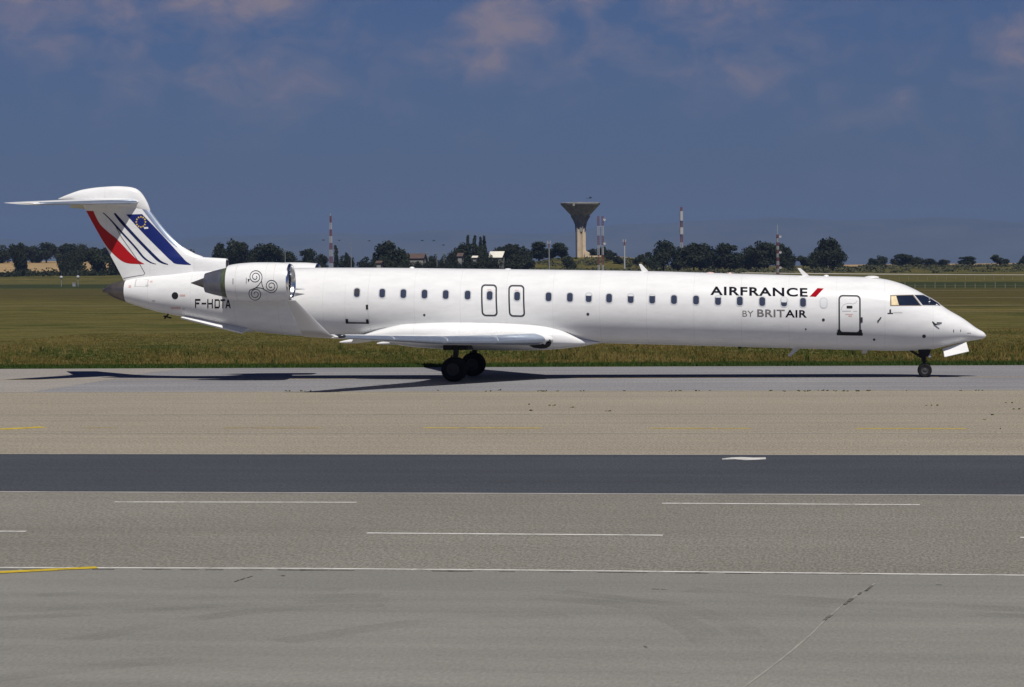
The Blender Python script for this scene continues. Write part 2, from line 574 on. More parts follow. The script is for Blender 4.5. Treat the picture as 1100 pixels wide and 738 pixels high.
def grass_ground():
    m = bpy.data.materials.new('airfield_grass')
    m.use_nodes = True
    t = m.node_tree
    p = t.nodes['Principled BSDF']
    tcn = N(t, 'ShaderNodeTexCoord')
    ob = tcn.outputs['Object']
    s = N(t, 'ShaderNodeSeparateXYZ')
    t.links.new(ob, s.inputs[0])

    def nz(scale, det, sc=(1, 1, 1), rot=0.0):
        mp_ = N(t, 'ShaderNodeMapping')
        mp_.inputs['Scale'].default_value = sc
        mp_.inputs['Rotation'].default_value = (0, 0, rot)
        t.links.new(ob, mp_.inputs[0])
        n = N(t, 'ShaderNodeTexNoise')
        n.inputs['Scale'].default_value = scale
        n.inputs['Detail'].default_value = det
        n.inputs['Roughness'].default_value = 0.6
        t.links.new(mp_.outputs[0], n.inputs[0])
        return n.outputs[0]
    big = nz(0.045, 7, (0.25, 1.0, 1), 0.14)     # mown streaks
    mid = nz(0.28, 7, (0.55, 0.5, 1), 0.2)
    fine = nz(3.0, 4)
    f = math_node(t, 'ADD', math_node(t, 'MULTIPLY', big, 0.68), math_node(t, 'MULTIPLY', mid, 0.32))
    c = ramp(t, f, [(0.36, (0.024, 0.036, 0.008)), (0.44, (0.060, 0.062, 0.014)), (0.50, (0.108, 0.092, 0.027)), (0.545, (0.066, 0.060, 0.014)), (0.60, (0.125, 0.100, 0.030)), (0.68, (0.19, 0.15, 0.055))])
    # a darker, greener belt of longer grass across the middle distance
    yy = math_node(t, 'ADD', s.outputs[1], math_node(t, 'MULTIPLY', s.outputs[0], 0.79))
    yy = math_node(t, 'ADD', yy, math_node(t, 'MULTIPLY', math_node(t, 'SUBTRACT', mid, 0.5), 60))
    belt = ramp(t, math_node(t, 'MULTIPLY', yy, 1/2000.0), [(0.195, (0, 0, 0)), (0.215, (1, 1, 1)), (0.285, (1, 1, 1)), (0.30, (0, 0, 0))])
    c = mix_col(t, math_node(t, 'MULTIPLY', belt, 0.8), c, (0.016, 0.030, 0.010))
    belt2 = ramp(t, math_node(t, 'MULTIPLY', yy, 1/2000.0), [(0.085, (0, 0, 0)), (0.115, (1, 1, 1)), (0.19, (1, 1, 1)), (0.21, (0, 0, 0))])
    c = mix_col(t, math_node(t, 'MULTIPLY', belt2, 0.5), c, (0.048, 0.038, 0.012))
    # green mown edge beside the taxiway
    edge = ramp(t, math_node(t, 'MULTIPLY', math_node(t, 'ADD', s.outputs[1], math_node(t, 'MULTIPLY', math_node(t, 'SUBTRACT', mid, .5), 3)), 1/100.0),
                [(0.0, (1, 1, 1)), (0.150, (1, 1, 1)), (0.175, (0, 0, 0))])
    c = mix_col(t, math_node(t, 'MULTIPLY', edge, 0.9), c, (0.032, 0.056, 0.013))
    g = ramp(t, fine, [(0.3, (0.5, 0.5, 0.5)), (0.7, (1.5, 1.5, 1.5))])
    c = mix_col(t, 1.0, c, g, 'MULTIPLY')
    t.links.new(c, p.inputs['Base Color'])
    p.inputs['Roughness'].default_value = 0.95
    p.inputs['Specular IOR Level'].default_value = 0.1
    return m


M['grass'] = grass_ground()
M['wheat'] = mat('ripe_wheat', (0.32, 0.215, 0.095), 0.95, noise=(0.08, .18))
M['hill'] = mat('distant_wooded_hill', (0.05, 0.06, 0.05), 0.95, noise=(0.002, .3))


def blade_mat(name):
    m = bpy.data.materials.new(name)
    m.use_nodes = True
    t = m.node_tree
    p = t.nodes['Principled BSDF']
    at_ = N(t, 'ShaderNodeAttribute')
    at_.attribute_name = 'tone'
    r = ramp(t, at_.outputs['Fac'], [(0.0, (0.030, 0.062, 0.012)), (0.35, (0.066, 0.072, 0.017)), (0.6, (0.125, 0.098, 0.028)), (1.0, (0.19, 0.145, 0.052))])
    t.links.new(r, p.inputs['Base Color'])
    p.inputs['Roughness'].default_value = 0.9
    p.inputs['Specular IOR Level'].default_value = 0.1
    return m


M['blade'] = blade_mat('grass_blades')

# ------------------------------------------------------------------ terrain


def sstep(a, b, x):
    t = min(max((x - a)/(b - a), 0.0), 1.0)
    return t*t*(3 - 2*t)


def px_u(px):
    return math.tan(YAW + math.atan((px - PW/2)/FPX))


MOUND_D = 1230.0
MOUND = Vector((CAM.x + px_u(634)*MOUND_D, CAM.y + MOUND_D))


def terrain(x, y):
    d = y - CAM.y
    if d < 700:
        return 0.0
    u = (x - CAM.x)/d
    z = 3.3*sstep(960, 1260, d) + 1.1*sstep(1350, 1900, d)
    left = 1.0 - sstep(-0.285, -0.225, u)
    z += left*(1.2*sstep(980, 1150, d) + 6.6*sstep(1150, 1560, d))
    dx, dy = x - MOUND.x, y - MOUND.y
    z += 6.6*math.exp(-(dx/34.0)**4)*math.exp(-(dy/75.0)**2)
    return z


def sheet(name, x0, x1, y0, y1, z, material, nx=1, ny=1, skew=0.0):
    vs, fs = [], []
    for j in range(ny + 1):
        for i in range(nx + 1):
            x = x0 + (x1 - x0)*i/nx
            vs.append((x, y0 + (y1 - y0)*j/ny + skew*x, z))
    for j in range(ny):
        for i in range(nx):
            a = j*(nx + 1) + i
            fs.append((a, a + 1, a + nx + 2, a + nx + 1))
    o = link(name, mesh_py(name, vs, fs), material, None, False)
    return tag(o, kind='structure')


def build_ground():
    ys = [-400, -100, 0, 100, 300, 500, 600] + list(np.arange(650, 2000, 25)) + [2100, 2400, 3000, 4000, 6000, 9000, 14000, 22000]
    xs_n = np.concatenate([[-9000, -4000, -2000, -1200, -800], np.arange(-640, 240, 12), [300, 400, 600, 900, 1500, 3000, 6000, 9000]])
    vs, fs = [], []
    for y in ys:
        for x in xs_n:
            vs.append((x, y, terrain(x, y)))
    n = len(xs_n)
    for j in range(len(ys) - 1):
        for i in range(n - 1):
            a = j*n + i
            fs.append((a, a + 1, a + n + 1, a + n))
    o = link('ground', mesh_py('ground', vs, fs), M['grass'], None, True, None)
    tag(o, kind='structure')


build_ground()
Y_GRASS, Y_TAXI, Y_S0, Y_S1, Y_W = 11.73, -10.80, -41.98, -52.28, -65.26
X0, X1 = -260, 260
sheet('taxiway', X0, X1, Y_TAXI, Y_GRASS, 0.004, M['taxi'])
sheet('taxiway_shoulder', X0, X1, Y_S0, Y_TAXI, 0.004, M['shoulder'])
sheet('asphalt_strip', X0, X1, Y_S1, Y_S0, 0.004, M['strip'])
sheet('service_road', X0, X1, Y_W, Y_S1, 0.004, M['road'])
sheet('apron', X0, X1, -180, Y_W, 0.004, M['apron'])


def strip_px(name, p0, p1, w, material, z=0.009, w1=None):
    """a painted line between two spots of the pavement"""
    a, b = on_ground(*p0), on_ground(*p1)
    a.z = b.z = z
    d = (b - a).normalized()
    n = Vector((-d.y, d.x, 0))
    w1 = w if w1 is None else w1
    k = max(1, int((b - a).length/1.2))
    vs, fs = [], []
    for i in range(k + 1):
        q = a.lerp(b, i/k)
        ww = (w + (w1 - w)*i/k)*(1 + random.uniform(-.06, .06))
        vs += [q - n*ww/2, q + n*ww/2]
    for i in range(k):
        fs.append((2*i, 2*i + 2, 2*i + 3, 2*i + 1))
    return tag(link(name, mesh_py(name, vs, fs), material, None, False), kind='structure')


def line_y(name, Y, x0, x1, w, material, z=0.009):
    a = max(1, int((x1 - x0)/3))
    o = sheet(name, x0, x1, Y - w/2, Y + w/2, z, material, a)
    return o


# taxiway centre line and edges
line_y('taxiway_centre_line', 0.0, X0, X1, 0.22, M['mark_faded'])
line_y('taxiway_edge_line', Y_GRASS - 0.25, X0, X1, 0.20, M['joint_pale'])
line_y('shoulder_edge_line', Y_TAXI + 0.1, X0, X1, 0.25, M['joint_pale'])
Ysh = on_ground(550, 445.3).y
line_y('shoulder_joint', Ysh, X0, X1, 0.13, M['joint_pale'])
line_y('shoulder_joint', on_ground(550, 466).y, X0, X1, 0.10, M['joint_pale'])
line_y('strip_edge_line', Y_S1 - 0.12, X0, X1, 0.16, M['mark_pale'])
line_y('strip_edge_line', Y_S0 + 0.05, X0, X1, 0.10, M['mark_pale'])
# faded yellow dashes on the shoulder
strip_px('yellow_marking', (0, 461.3), (47, 459.0), 0.55, M['mark_yellow'])
strip_px('faded_yellow_dash', (242, 459.8), (346, 459.9), 0.22, M['mark_faded'])
strip_px('faded_yellow_dash', (455, 459.9), (582, 460.1), 0.26, M['mark_yellow'])
strip_px('faded_yellow_dash', (698, 460.3), (806, 460.5), 0.22, M['mark_yellow'])
strip_px('faded_yellow_dash', (920, 460.6), (1038, 460.9), 0.24, M['mark_yellow'])
strip_px('faded_yellow_dash', (90, 459.6), (126, 459.7), 0.16, M['mark_faded'])
# white dashes of the service road
for (a, b) in (((-520, 539.0), (-212, 539.3)), ((123, 539.6), (383, 540.0)), ((711, 541.0), (988, 542.6)), ((1310, 544.4), (1590, 546))):
    strip_px('road_dash', a, b, 0.15, M['mark_white'])
for (a, b) in (((-300, 570.3), (28, 571.2)), ((394, 573.0), (712, 575.4)), ((1096, 577.8), (1420, 580.3))):
    strip_px('road_dash', a, b, 0.15, M['mark_white'])
# edge line of the apron, with the crumbled joint beside it
strip_px('apron_edge_line', (-400, 609.0), (300, 611.0), 0.12, M['mark_white'])
strip_px('apron_edge_line', (300, 611.0), (560, 612.9), 0.115, M['mark_white'])
strip_px('apron_edge_line', (560, 612.9), (1500, 622.6), 0.115, M['mark_white'])
for i in range(46):
    x = -60 + i*26 + random.uniform(-8, 8)
    if random.random() < 0.72:
        L = random.uniform(14, 30)
        yb = lambda q: (611.0 + (q - 300)*0.00715 if q > 300 else 611 - (300 - q)*0.003) + 1.7
        strip_px('broken_joint', (x, yb(x)), (x + L, yb(x + L)), random.uniform(.03, .09), M['crack'], 0.0085)
strip_px('yellow_marking', (-60, 618.5), (104, 610.2), 0.27, M['mark_yellow'], 0.013)
# diagonal joint in the apron
J = [(800, 738), (822, 722), (850, 700), (870, 683), (886, 667), (905, 650), (926, 636), (940, 627)]
J = [(690, 820)] + J
for i in range(len(J) - 1):
    dark = i >= 5
    strip_px('apron_joint', J[i], J[i + 1], 0.03 if i < 4 else 0.02, M['joint_pale'], 0.0085)
for (a, b, w) in (((885.5, 667), (888, 665), .04), ((889, 664.2), (893, 661.2), .05), ((907, 650), (910, 647.6), .045), ((911, 647), (915.5, 643.4), .055), ((922, 639.5), (925, 637), .035), ((930, 635.5), (937, 629.5), .04)):
    strip_px('apron_crack', a, b, w, M['crack'], 0.0125)
for (a, b, w) in (((252, 625.5), (257, 623.6), .03), ((258.5, 623.4), (263, 621.6), .035), ((265, 621.4), (271, 619.4), .03), ((302, 618.8), (306, 619.1), .06), ((700, 633.2), (708, 633.5), .035), ((710, 633.6), (716, 634), .03), ((1005, 628.6), (1012, 628.8), .03), ((692, 695), (695, 696), .03)):
    strip_px('apron_crack', a, b, w, M['crack'], 0.0125)
def scuff_mat():
    m = bpy.data.materials.new('rubber_scuffs')
    m.use_nodes = True
    t = m.node_tree
    p = t.nodes['Principled BSDF']
    p.inputs['Base Color'].default_value = (0.10, 0.098, 0.09, 1)
    p.inputs['Roughness'].default_value = 0.9
    p.inputs['Specular IOR Level'].default_value = 0.1
    tcn = N(t, 'ShaderNodeTexCoord')
    nz = N(t, 'ShaderNodeTexNoise')
    nz.inputs['Scale'].default_value = 0.6
    nz.inputs['Detail'].default_value = 7
    t.links.new(tcn.outputs['Object'], nz.inputs[0])
    a = ramp(t, nz.outputs[0], [(0.40, (0, 0, 0)), (0.78, (.17, .17, .17))])
    t.links.new(a, p.inputs['Alpha'])
    return m


M['scuff'] = scuff_mat()


def scuff(pts, w):
    P = [on_ground(*q) for q in pts]
    out = []
    for i in range(len(P) - 1):
        p0, p1, p2, p3 = P[max(i - 1, 0)], P[i], P[i + 1], P[min(i + 2, len(P) - 1)]
        for j in range(10):
            q = j/10
            out.append(0.5*((2*p1) + (-p0 + p2)*q + (2*p0 - 5*p1 + 4*p2 - p3)*q*q + (-p0 + 3*p1 - 3*p2 + p3)*q**3))
    vs, fs = [], []
    for i, v in enumerate(out):
        d = (out[min(i + 1, len(out) - 1)] - out[max(i - 1, 0)]).normalized()
        n = Vector((-d.y, d.x, 0))*w/2
        vs += [(v.x - n.x, v.y - n.y, 0.0065), (v.x + n.x, v.y + n.y, 0.0065)]
    for i in range(len(out) - 1):
        fs.append((2*i, 2*i + 2, 2*i + 3, 2*i + 1))
    tag(link('rubber_scuff', mesh_py('rubber_scuff', vs, fs), M['scuff'], None, False), kind='structure')


for pts, w in (([(-60, 660), (90, 652), (240, 643), (420, 640)], .5), ([(-60, 668), (110, 659), (270, 649), (430, 645)], .4), ([(-60, 702), (80, 688), (190, 668), (300, 655), (420, 650)], .45),
               ([(40, 640), (200, 632), (380, 634)], .4), ([(560, 640), (680, 652), (740, 672), (775, 700)], .5), ([(600, 636), (720, 650), (790, 672), (815, 700)], .4),
               ([(740, 634), (900, 646), (1130, 656)], .5), ([(760, 642), (920, 653), (1130, 664)], .4), ([(300, 690), (460, 668), (620, 662)], .5), ([(-60, 735), (150, 712), (330, 706)], .6)):
    scuff(pts, w)
for pts, w in (([(200, 601), (230, 600.2), (262, 600.6)], .25), ([(330, 578), (352, 577.2), (376, 577.5)], .2)):
    scuff(pts, w)
# abandoned white arrow on the dark strip


def ground_poly(name, pts, material, z=0.009):
    vs = [on_ground(*p) for p in pts]
    for v in vs:
        v.z = z
    return tag(link(name, mesh_py(name, vs, [tuple(range(len(vs)))]), material, None, False), kind='structure')


ground_poly('pale_taxiway_patch', [(-120, 396.9), (60, 396.2), (205, 395.7), (160, 400.5), (128, 406), (108, 409.5), (34, 421.3), (-120, 422.6)], M['patch'], 0.0065)
ground_poly('faded_arrow_marking', [(775.5, 493.0), (785, 491.9), (797, 491.3), (808, 491.9), (822.5, 491.7), (822.8, 493.6), (810, 494.3), (800, 494.6), (790, 493.6), (776, 494.0)], M['mark_white'])

# ------------------------------------------------------------------ field tracks, wheat, hills


def terrain_strip(name, pts, w, material, lift, kind='structure'):
    """a ribbon over the terrain through plan points (x, y)"""
    vs, fs = [], []
    path = []
    for i in range(len(pts) - 1):
        a, b = Vector(pts[i]), Vector(pts[i + 1])
        k = max(1, int((b - a).length/15))
        for j in range(k):
            path.append(a.lerp(b, j/k))
    path.append(Vector(pts[-1]))
    for i, q in enumerate(path):
        d = (path[min(i + 1, len(path) - 1)] - path[max(i - 1, 0)]).normalized()
        n = Vector((-d.y, d.x))
        for s in (-.5, .5):
            e = q + n*w*s
            vs.append((e.x, e.y, terrain(e.x, e.y) + lift))
    for i in range(len(path) - 1):
        fs.append((2*i, 2*i + 2, 2*i + 3, 2*i + 1))
    return tag(link(name, mesh_py(name, vs, fs), material, None, False), kind=kind)


def plan(px, D):
    return (CAM.x + px_u(px)*D, CAM.y + D)


terrain_strip('perimeter_track', [plan(735, 1131), plan(1100, 995), plan(1300, 930)], 9.0, M['dirt_track'], 0.05)
terrain_strip('grass_path', [plan(700, 470), plan(980, 438), plan(1130, 432)], 4.0, M['dry_path'], 0.03)
terrain_strip('grass_path', [plan(900, 345), plan(1130, 338)], 3.0, M['dry_path'], 0.03)
terrain_strip('grass_path', [plan(900, 284), plan(1130, 276)], 3.4, M['dry_path'], 0.03)
terrain_strip('grass_path', [plan(960, 243), plan(1130, 238)], 1.6, M['dry_path'], 0.03)
terrain_strip('grass_path', [plan(-30, 330), plan(140, 322), plan(200, 320)], 3.0, M['dry_path'], 0.03)


def field(name, pxa, pxb, Da, Db, material, nx=24, ny=16, lift=0.35):
    vs, fs = [], []
    for j in range(ny + 1):
        D = Da + (Db - Da)*j/ny
        for i in range(nx + 1):
            x, y = plan(pxa + (pxb - pxa)*i/nx, D)
            vs.append((x, y, terrain(x, y) + lift))
    for j in range(ny):
        for i in range(nx):
            a = j*(nx + 1) + i
            fs.append((a, a + 1, a + nx + 2, a + nx + 1))
    return tag(link(name, mesh_py(name, vs, fs), material, None, True, None), kind='structure')


field('wheat_field', -140, 190, 1175, 1530, M['wheat'])
field('wheat_field', 905, 1260, 1340, 1900, M['wheat'], lift=0.5)
field('dry_field', 655, 720, 1215, 1300, M['dry_path'], 10, 8, lift=0.25)


def hills():
    rows, n = 14, 150
    vs, fs = [], []
    rg = np.random.default_rng(3)
    ph = rg.uniform(0, 6.28, 12)
    for j in range(rows + 1):
        D = 16500 + 4800*j/rows
        for i in range(n + 1):
            px = -700 + 2500*i/n
            x, y = plan(px, D)
            prof = 150
            # long, faint crest: higher to the right of the tower, a saddle above the jet's tail
            prof += 62*math.exp(-((px - 760)/190)**2) + 40*math.exp(-((px - 460)/150)**2) + 36*math.exp(-((px - 1130)/260)**2)
            for k in range(12):
                prof += (26/(k + 1.5))*math.sin(px*0.006*(k + 1) + ph[k] + D*0.0004*(k + 1))
            bell = math.sin(math.pi*min(j/rows*1.15, 1.0))**0.9
            vs.append((x, y, -8 + prof*1.6*bell))
    for j in range(rows):
        for i in range(n):
            a = j*(n + 1) + i
            fs.append((a, a + 1, a + n + 2, a + n + 1))
    tag(link('hills', mesh_py('hills', vs, fs), M['hill'], None, True, None), kind='structure')


hills()

# ------------------------------------------------------------------ haze
HAZE_DENSITY = 6.5e-5
HAZE_COLOR = (0.285, 0.41, 0.71)


def haze():
    me = bpy.data.meshes.new('haze')
    bm = bmesh.new()
    bmesh.ops.create_cube(bm, size=1)
    for v in bm.verts:
        v.co = Vector((v.co.x*19000, 10600 + v.co.y*23400, 238 + v.co.z*480))
    bm.to_mesh(me)
    bm.free()
    m = bpy.data.materials.new('summer_haze')
    m.use_nodes = True
    t = m.node_tree
    t.nodes.clear()
    pv = N(t, 'ShaderNodeVolumePrincipled')
    pv.inputs['Color'].default_value = (*HAZE_COLOR, 1)
    pv.inputs['Density'].default_value = HAZE_DENSITY
    pv.inputs['Anisotropy'].default_value = 0.0
    out = N(t, 'ShaderNodeOutputMaterial')
    t.links.new(pv.outputs[0], out.inputs['Volume'])
    o = link('haze', me, m, None, False)
    tag(o, kind='stuff')


haze()

# ================================================================== the jet
JET = empty('passenger_jet', (0, 0, 0), 'white twin engine regional passenger jet with red and blue striped tail taxiing on the taxiway', 'airliner')

zt_f = pchip([19.13, 19.05, 18.778, 18.221, 17.575, 17.339, 16.692, 16.286, 15.806, 15.163, 14.5, 12.798, 9.3, 5.719, 1.9, -1.964, -5.865, -9.0, -11.794, -13.6, -15.2, -16.37, -16.9, -17.2, -17.36],
             [1.665, 1.78, 1.946, 2.356, 2.745, 2.915, 3.328, 3.551, 3.761, 3.946, 4.04, 4.10, 4.225, 4.36, 4.45, 4.53, 4.605, 4.63, 4.605, 4.53, 4.38, 4.185, 4.07, 3.95, 3.80])
zb_f = pchip([19.13, 19.06, 18.453, 17.901, 17.41, 16.756, 15.795, 14.161, 11.736, 5.696, 3.406, 0.0, -5.897, -8.891, -10.356, -11.825, -14.098, -14.979, -16.341, -16.9, -17.2, -17.36],
             [1.645, 1.565, 1.445, 1.33, 1.215, 1.10, 1.065, 1.10, 1.175, 1.375, 1.44, 1.52, 1.69, 1.80, 1.93, 2.157, 2.66, 2.83, 3.24, 3.44, 3.59, 3.72])
w_f = pchip([19.13, 19.06, 18.8, 18.4, 18.0, 17.4, 16.7, 16.0, 15.2, 14.3, 13.0, -7.0, -9.5, -11.8, -14.0, -16.35, -16.9, -17.2, -17.36],
            [0.01, 0.14, 0.34, 0.55, 0.73, 0.93, 1.10, 1.22, 1.30, 1.34, 1.345, 1.345, 1.28, 1.08, 0.80, 0.46, 0.34, 0.22, 0.05])


def skin(x, z, side=-1):
    t, b, w = zt_f(x), zb_f(x), w_f(x)
    u = (z - (t + b)/2)/max((t - b)/2, 1e-4)
    u = min(max(u, -0.999), 0.999)
    return side*w*math.sqrt(1 - u*u)


def fuselage_rings(xs, n=72):
    rings = []
    for x in xs:
        t, b, w = zt_f(x), zb_f(x), w_f(x)
        c, h = (t + b)/2, (t - b)/2
        rings.append([Vector((x, w*math.sin(2*math.pi*k/n), c + h*math.cos(2*math.pi*k/n))) for k in range(n)])
    return rings


xs = sorted(set([round(v, 3) for v in list(np.linspace(-16.37, 12.5, 70)) + list(np.linspace(12.5, 18.6, 44)) + [18.7, 18.8, 18.9, 18.97, 19.02, 19.06, 19.09, 19.115, 19.128]]))
b = MB()
b.loft(fuselage_rings(xs))
FUS = b.build('fuselage', M['white'], JET, angle=60)
b = MB()
b.loft([[Vector((v.x, v.y*1.004, v.z)) for v in r] for r in fuselage_rings([-17.355, -17.33, -17.28, -17.2, -17.05, -16.9, -16.7, -16.5, -16.372])])
b.lathe([(-17.40, 0.085), (-17.31, 0.10), (-17.31, 0.075), (-17.40, 0.065)], (0, 0, 3.765), n=20, closed=True)
APU = b.build('exhaust_tail_cone', M['apu'], JET, angle=60)


def to_skin(px, py, side=-1, surf=skin):
    """the spot of the jet's near side seen at a pixel of the photograph"""
    y = -1.2
    for _ in range(12):
        p = at(px, py, y)
        y = surf(p.x, p.z)
    return p.x, p.z


def decal(name, polys, material, parent, surf=skin, off=0.004, cut=0.07, cutx=0.0, tris=None):
    """a thin painted or bonded film that follows the surface; polys in (x, z)"""
    bm = bmesh.new()
    for poly in polys:
        pts = [Vector((p[0], 0, p[1])) for p in poly]
        if len(pts) <= 4:
            tr = None
        else:
            tr = tessellate_polygon([pts])
        vs = [bm.verts.new(p) for p in pts]
        try:
            if tr is None:
                bm.faces.new(vs)
            else:
                for a, b_, c in tr:
                    if len({a, b_, c}) == 3:
                        bm.faces.new((vs[a], vs[b_], vs[c]))
        except ValueError:
            pass
    if tris:
        vs = [bm.verts.new(Vector((p[0], 0, p[1]))) for p in tris[0]]
        for f in tris[1]:
            try:
                bm.faces.new([vs[i] for i in f])
            except ValueError:
                pass
    zs = [v.co.z for v in bm.verts]
    if cut:
        z = math.floor(min(zs)/cut)*cut + cut
        while z < max(zs):
            bmesh.ops.bisect_plane(bm, geom=bm.verts[:] + bm.edges[:] + bm.faces[:], plane_co=(0, 0, z), plane_no=(0, 0, 1))
            z += cut
    if cutx:
        xs_ = [v.co.x for v in bm.verts]
        x = math.floor(min(xs_)/cutx)*cutx + cutx
        while x < max(xs_):
            bmesh.ops.bisect_plane(bm, geom=bm.verts[:] + bm.edges[:] + bm.faces[:], plane_co=(x, 0, 0), plane_no=(1, 0, 0))
            x += cutx
    e = 0.02
    for v in bm.verts:
        x, z = v.co.x, v.co.z
        y = surf(x, z)
        gx = (surf(x + e, z) - surf(x - e, z))/(2*e)
        gz = (surf(x, z + e) - surf(x, z - e))/(2*e)
        n = Vector((gx, -1, gz)).normalized()
        v.co = Vector((x, y, z)) + n*off
    bm.normal_update()
    for f in bm.faces:
        if f.normal.y > 0:
            f.normal_flip()
    me = bpy.data.meshes.new(name)
    bm.to_mesh(me)
    bm.free()
    return link(name, me, material, parent, True, None)


def rrect(cx, cz, w, h, r, n=5, slope=0.0):
    pts = []
    for (sx, sz, a0) in ((1, 1, 0), (-1, 1, 90), (-1, -1, 180), (1, -1, 270)):
        for k in range(n + 1):
            a = math.radians(a0 + 90*k/n)
            x = sx*(w/2 - r) + r*math.cos(a)
            z = sz*(h/2 - r) + r*math.sin(a)
            pts.append((cx + x, cz + z + slope*x))
    return pts


def ring_polys(outer, inner):
    n = len(outer)
    return [[outer[i], outer[(i + 1) % n], inner[(i + 1) % n], inner[i]] for i in range(n)]


SLOPE = -0.0225                                     # nose-down attitude of the cabin line
# ---- cabin windows
WINX = [383.4, 410.6, 433.3, 456.0, 478.8, 502.3, 526.0, 555.5, 589.3, 612.2, 632.4, 654.3, 677.5, 700.6, 724.0, 747.7, 771.3, 794.7, 818.8, 842.2, 862.6, 884.8]
for i, px in enumerate(WINX):
    py = 314.4 + (px - 383.4)*0.0219
    x, z = to_skin(px, py)
    o_, i_ = rrect(x, z, .315, .44, .13, slope=SLOPE), rrect(x, z, .235, .355, .095, slope=SLOPE)
    w_ = decal('window', ring_polys(o_, i_), M['pane_frame'], FUS, off=0.007)
    pane = decal('pane', [i_], M['blind_glint'] if i == 21 else M['pane'], FUS, off=0.005)
    w_.parent = JET
    w_.location = (0, 0, 0)
    pane.parent = w_
    pane.location = (0, 0, 0)
    if i == 21:
        w_['label'] = 'blanked pale window beside the front door'
    if i in (10, 12, 13, 16, 19, 0):
        hh = {10: .10, 12: .08, 13: .05, 16: .06, 19: .19, 0: .24}[i]
        sh = decal('pane_tone_strip', [rrect(x, z + (.355 - hh)/2, .22, hh, .04, slope=SLOPE)], M['blind_glint'] if i != 0 else M['outline'], FUS, off=0.0065)  # pale strips paint glints onto the panes; the first strip is dark
        sh.parent = w_
        sh.location = (0, 0, 0)


def part(o, parent=JET):
    o.parent = parent
    o.location = (0, 0, 0)
    return o


# ---- overwing exits
for (x0, x1, y0, y1) in ((517.5, 534.3, 305.8, 339.4), (546.8, 563.7, 306.4, 340.0)):
    xa, za = to_skin(x0, y1)
    xb, zb = to_skin(x1, y0)
    cx, cz, w, h = (xa + xb)/2, (za + zb)/2, xb - xa, zb - za
    lean = -0.035
    f = lambda pts: [(p[0] - lean*(p[1] - cz)*-1.0, p[1]) for p in pts]
    o_ = f(rrect(cx, cz, w + .03, h + .03, .16, slope=SLOPE))
    i_ = f(rrect(cx, cz, w - .10, h - .10, .11, slope=SLOPE))
    e_ = part(decal('emergency_exit', ring_polys(o_, i_), M['outline'], FUS, off=.006))
    part(decal('exit_stencil', [rrect(cx, cz + h*.34, .17, .035, .012, slope=SLOPE)], M['pink_mark'], FUS), e_)

# ---- front service door
xa, za = to_skin(901.8, 357.5)
xb, zb = to_skin(923.6, 317.6)
cx, cz, w, h = (xa + xb)/2, (za + zb)/2, xb - xa, zb - za
o_, i_ = rrect(cx, cz, w + .07, h + .06, .17, slope=SLOPE), rrect(cx, cz, w - .05, h - .06, .12, slope=SLOPE)
DOOR = part(decal('service_door', ring_polys(o_, i_), M['outline'], FUS, off=.008))
part(decal('door_handle', [rrect(cx + .0, cz + .29, .23, .10, .02, slope=SLOPE)], M['black'], FUS, off=.012), DOOR)
part(decal('door_sill', [rrect(cx, cz - h/2 - .045, w + .22, .12, .03, slope=SLOPE), rrect(cx - w/2 - .02, cz - h/2 + .06, .12, .15, .03), rrect(cx + w/2 + .02, cz - h/2 + .05, .12, .15, .03)], M['black'], FUS, off=.018), DOOR)
part(decal('hinge', [rrect(cx + w/2 + .075, cz - .22, .07, .21, .02)], M['outline'], FUS, off=.014), DOOR)
arc = []
for k in range(13):
    a = math.radians(60 + 130*k/12)
    arc.append((cx - .02 + .30*math.cos(a), cz + .22 + .22*math.sin(a)))
arc = [(cx + .30, cz + .55), (cx + .25, cz + .46)] + arc


def ribbon(pts, w):
    out = []
    for i in range(len(pts) - 1):
        a, b_ = Vector(pts[i]), Vector(pts[i + 1])
        p0, p2 = Vector(pts[max(i - 1, 0)]), Vector(pts[min(i + 2, len(pts) - 1)])
        na = (b_ - p0).normalized()
        nb = (p2 - a).normalized()
        na, nb = Vector((-na.y, na.x))*w/2, Vector((-nb.y, nb.x))*w/2
        out.append([tuple(a - na), tuple(b_ - nb), tuple(b_ + nb), tuple(a + na)])
    return out


part(decal('door_stencil', ribbon(arc, .025) + [rrect(cx - .12, cz + .13, .36, .03, .01), rrect(cx + .22, cz + .12, .16, .02, .006)], M['text_pale'], FUS), DOOR)
part(decal('red_door_stencil', [rrect(cx - .02, cz - .0, .30, .03, .01), rrect(cx + .02, cz - .07, .14, .05, .01)], M['pink_mark'], FUS), DOOR)

# ---- baggage door traces, service panels, ports
xa, za = to_skin(371.5, 347.3)
xb, zb = to_skin(396.6, 347.6)
BAG = part(decal('baggage_door_rail', [[(xa, za), (xb, zb), (xb, zb + .05), (xa, za + .05)], rrect(xa + .06, za + .09, .11, .19, .02), rrect(xb - .06, zb + .09, .11, .19, .02)], M['black'], FUS, off=.02))
px_rect = lambda x0, y0, x1, y1: (lambda a, b_: [(a[0], a[1]), (b_[0], a[1]), (b_[0], b_[1]), (a[0], b_[1])])(to_skin(x0, y1), to_skin(x1, y0))
part(decal('baggage_door_seam', [px_rect(371.3, 305, 371.6, 343), px_rect(371.2, 304.9, 396, 305.15), px_rect(395.6, 305, 395.9, 343)], M['seam'], FUS, off=.003), BAG)
part(decal('baggage_door_latch', [px_rect(393.2, 327.3, 395.4, 332.3)], M['black'], FUS, off=.012), BAG)
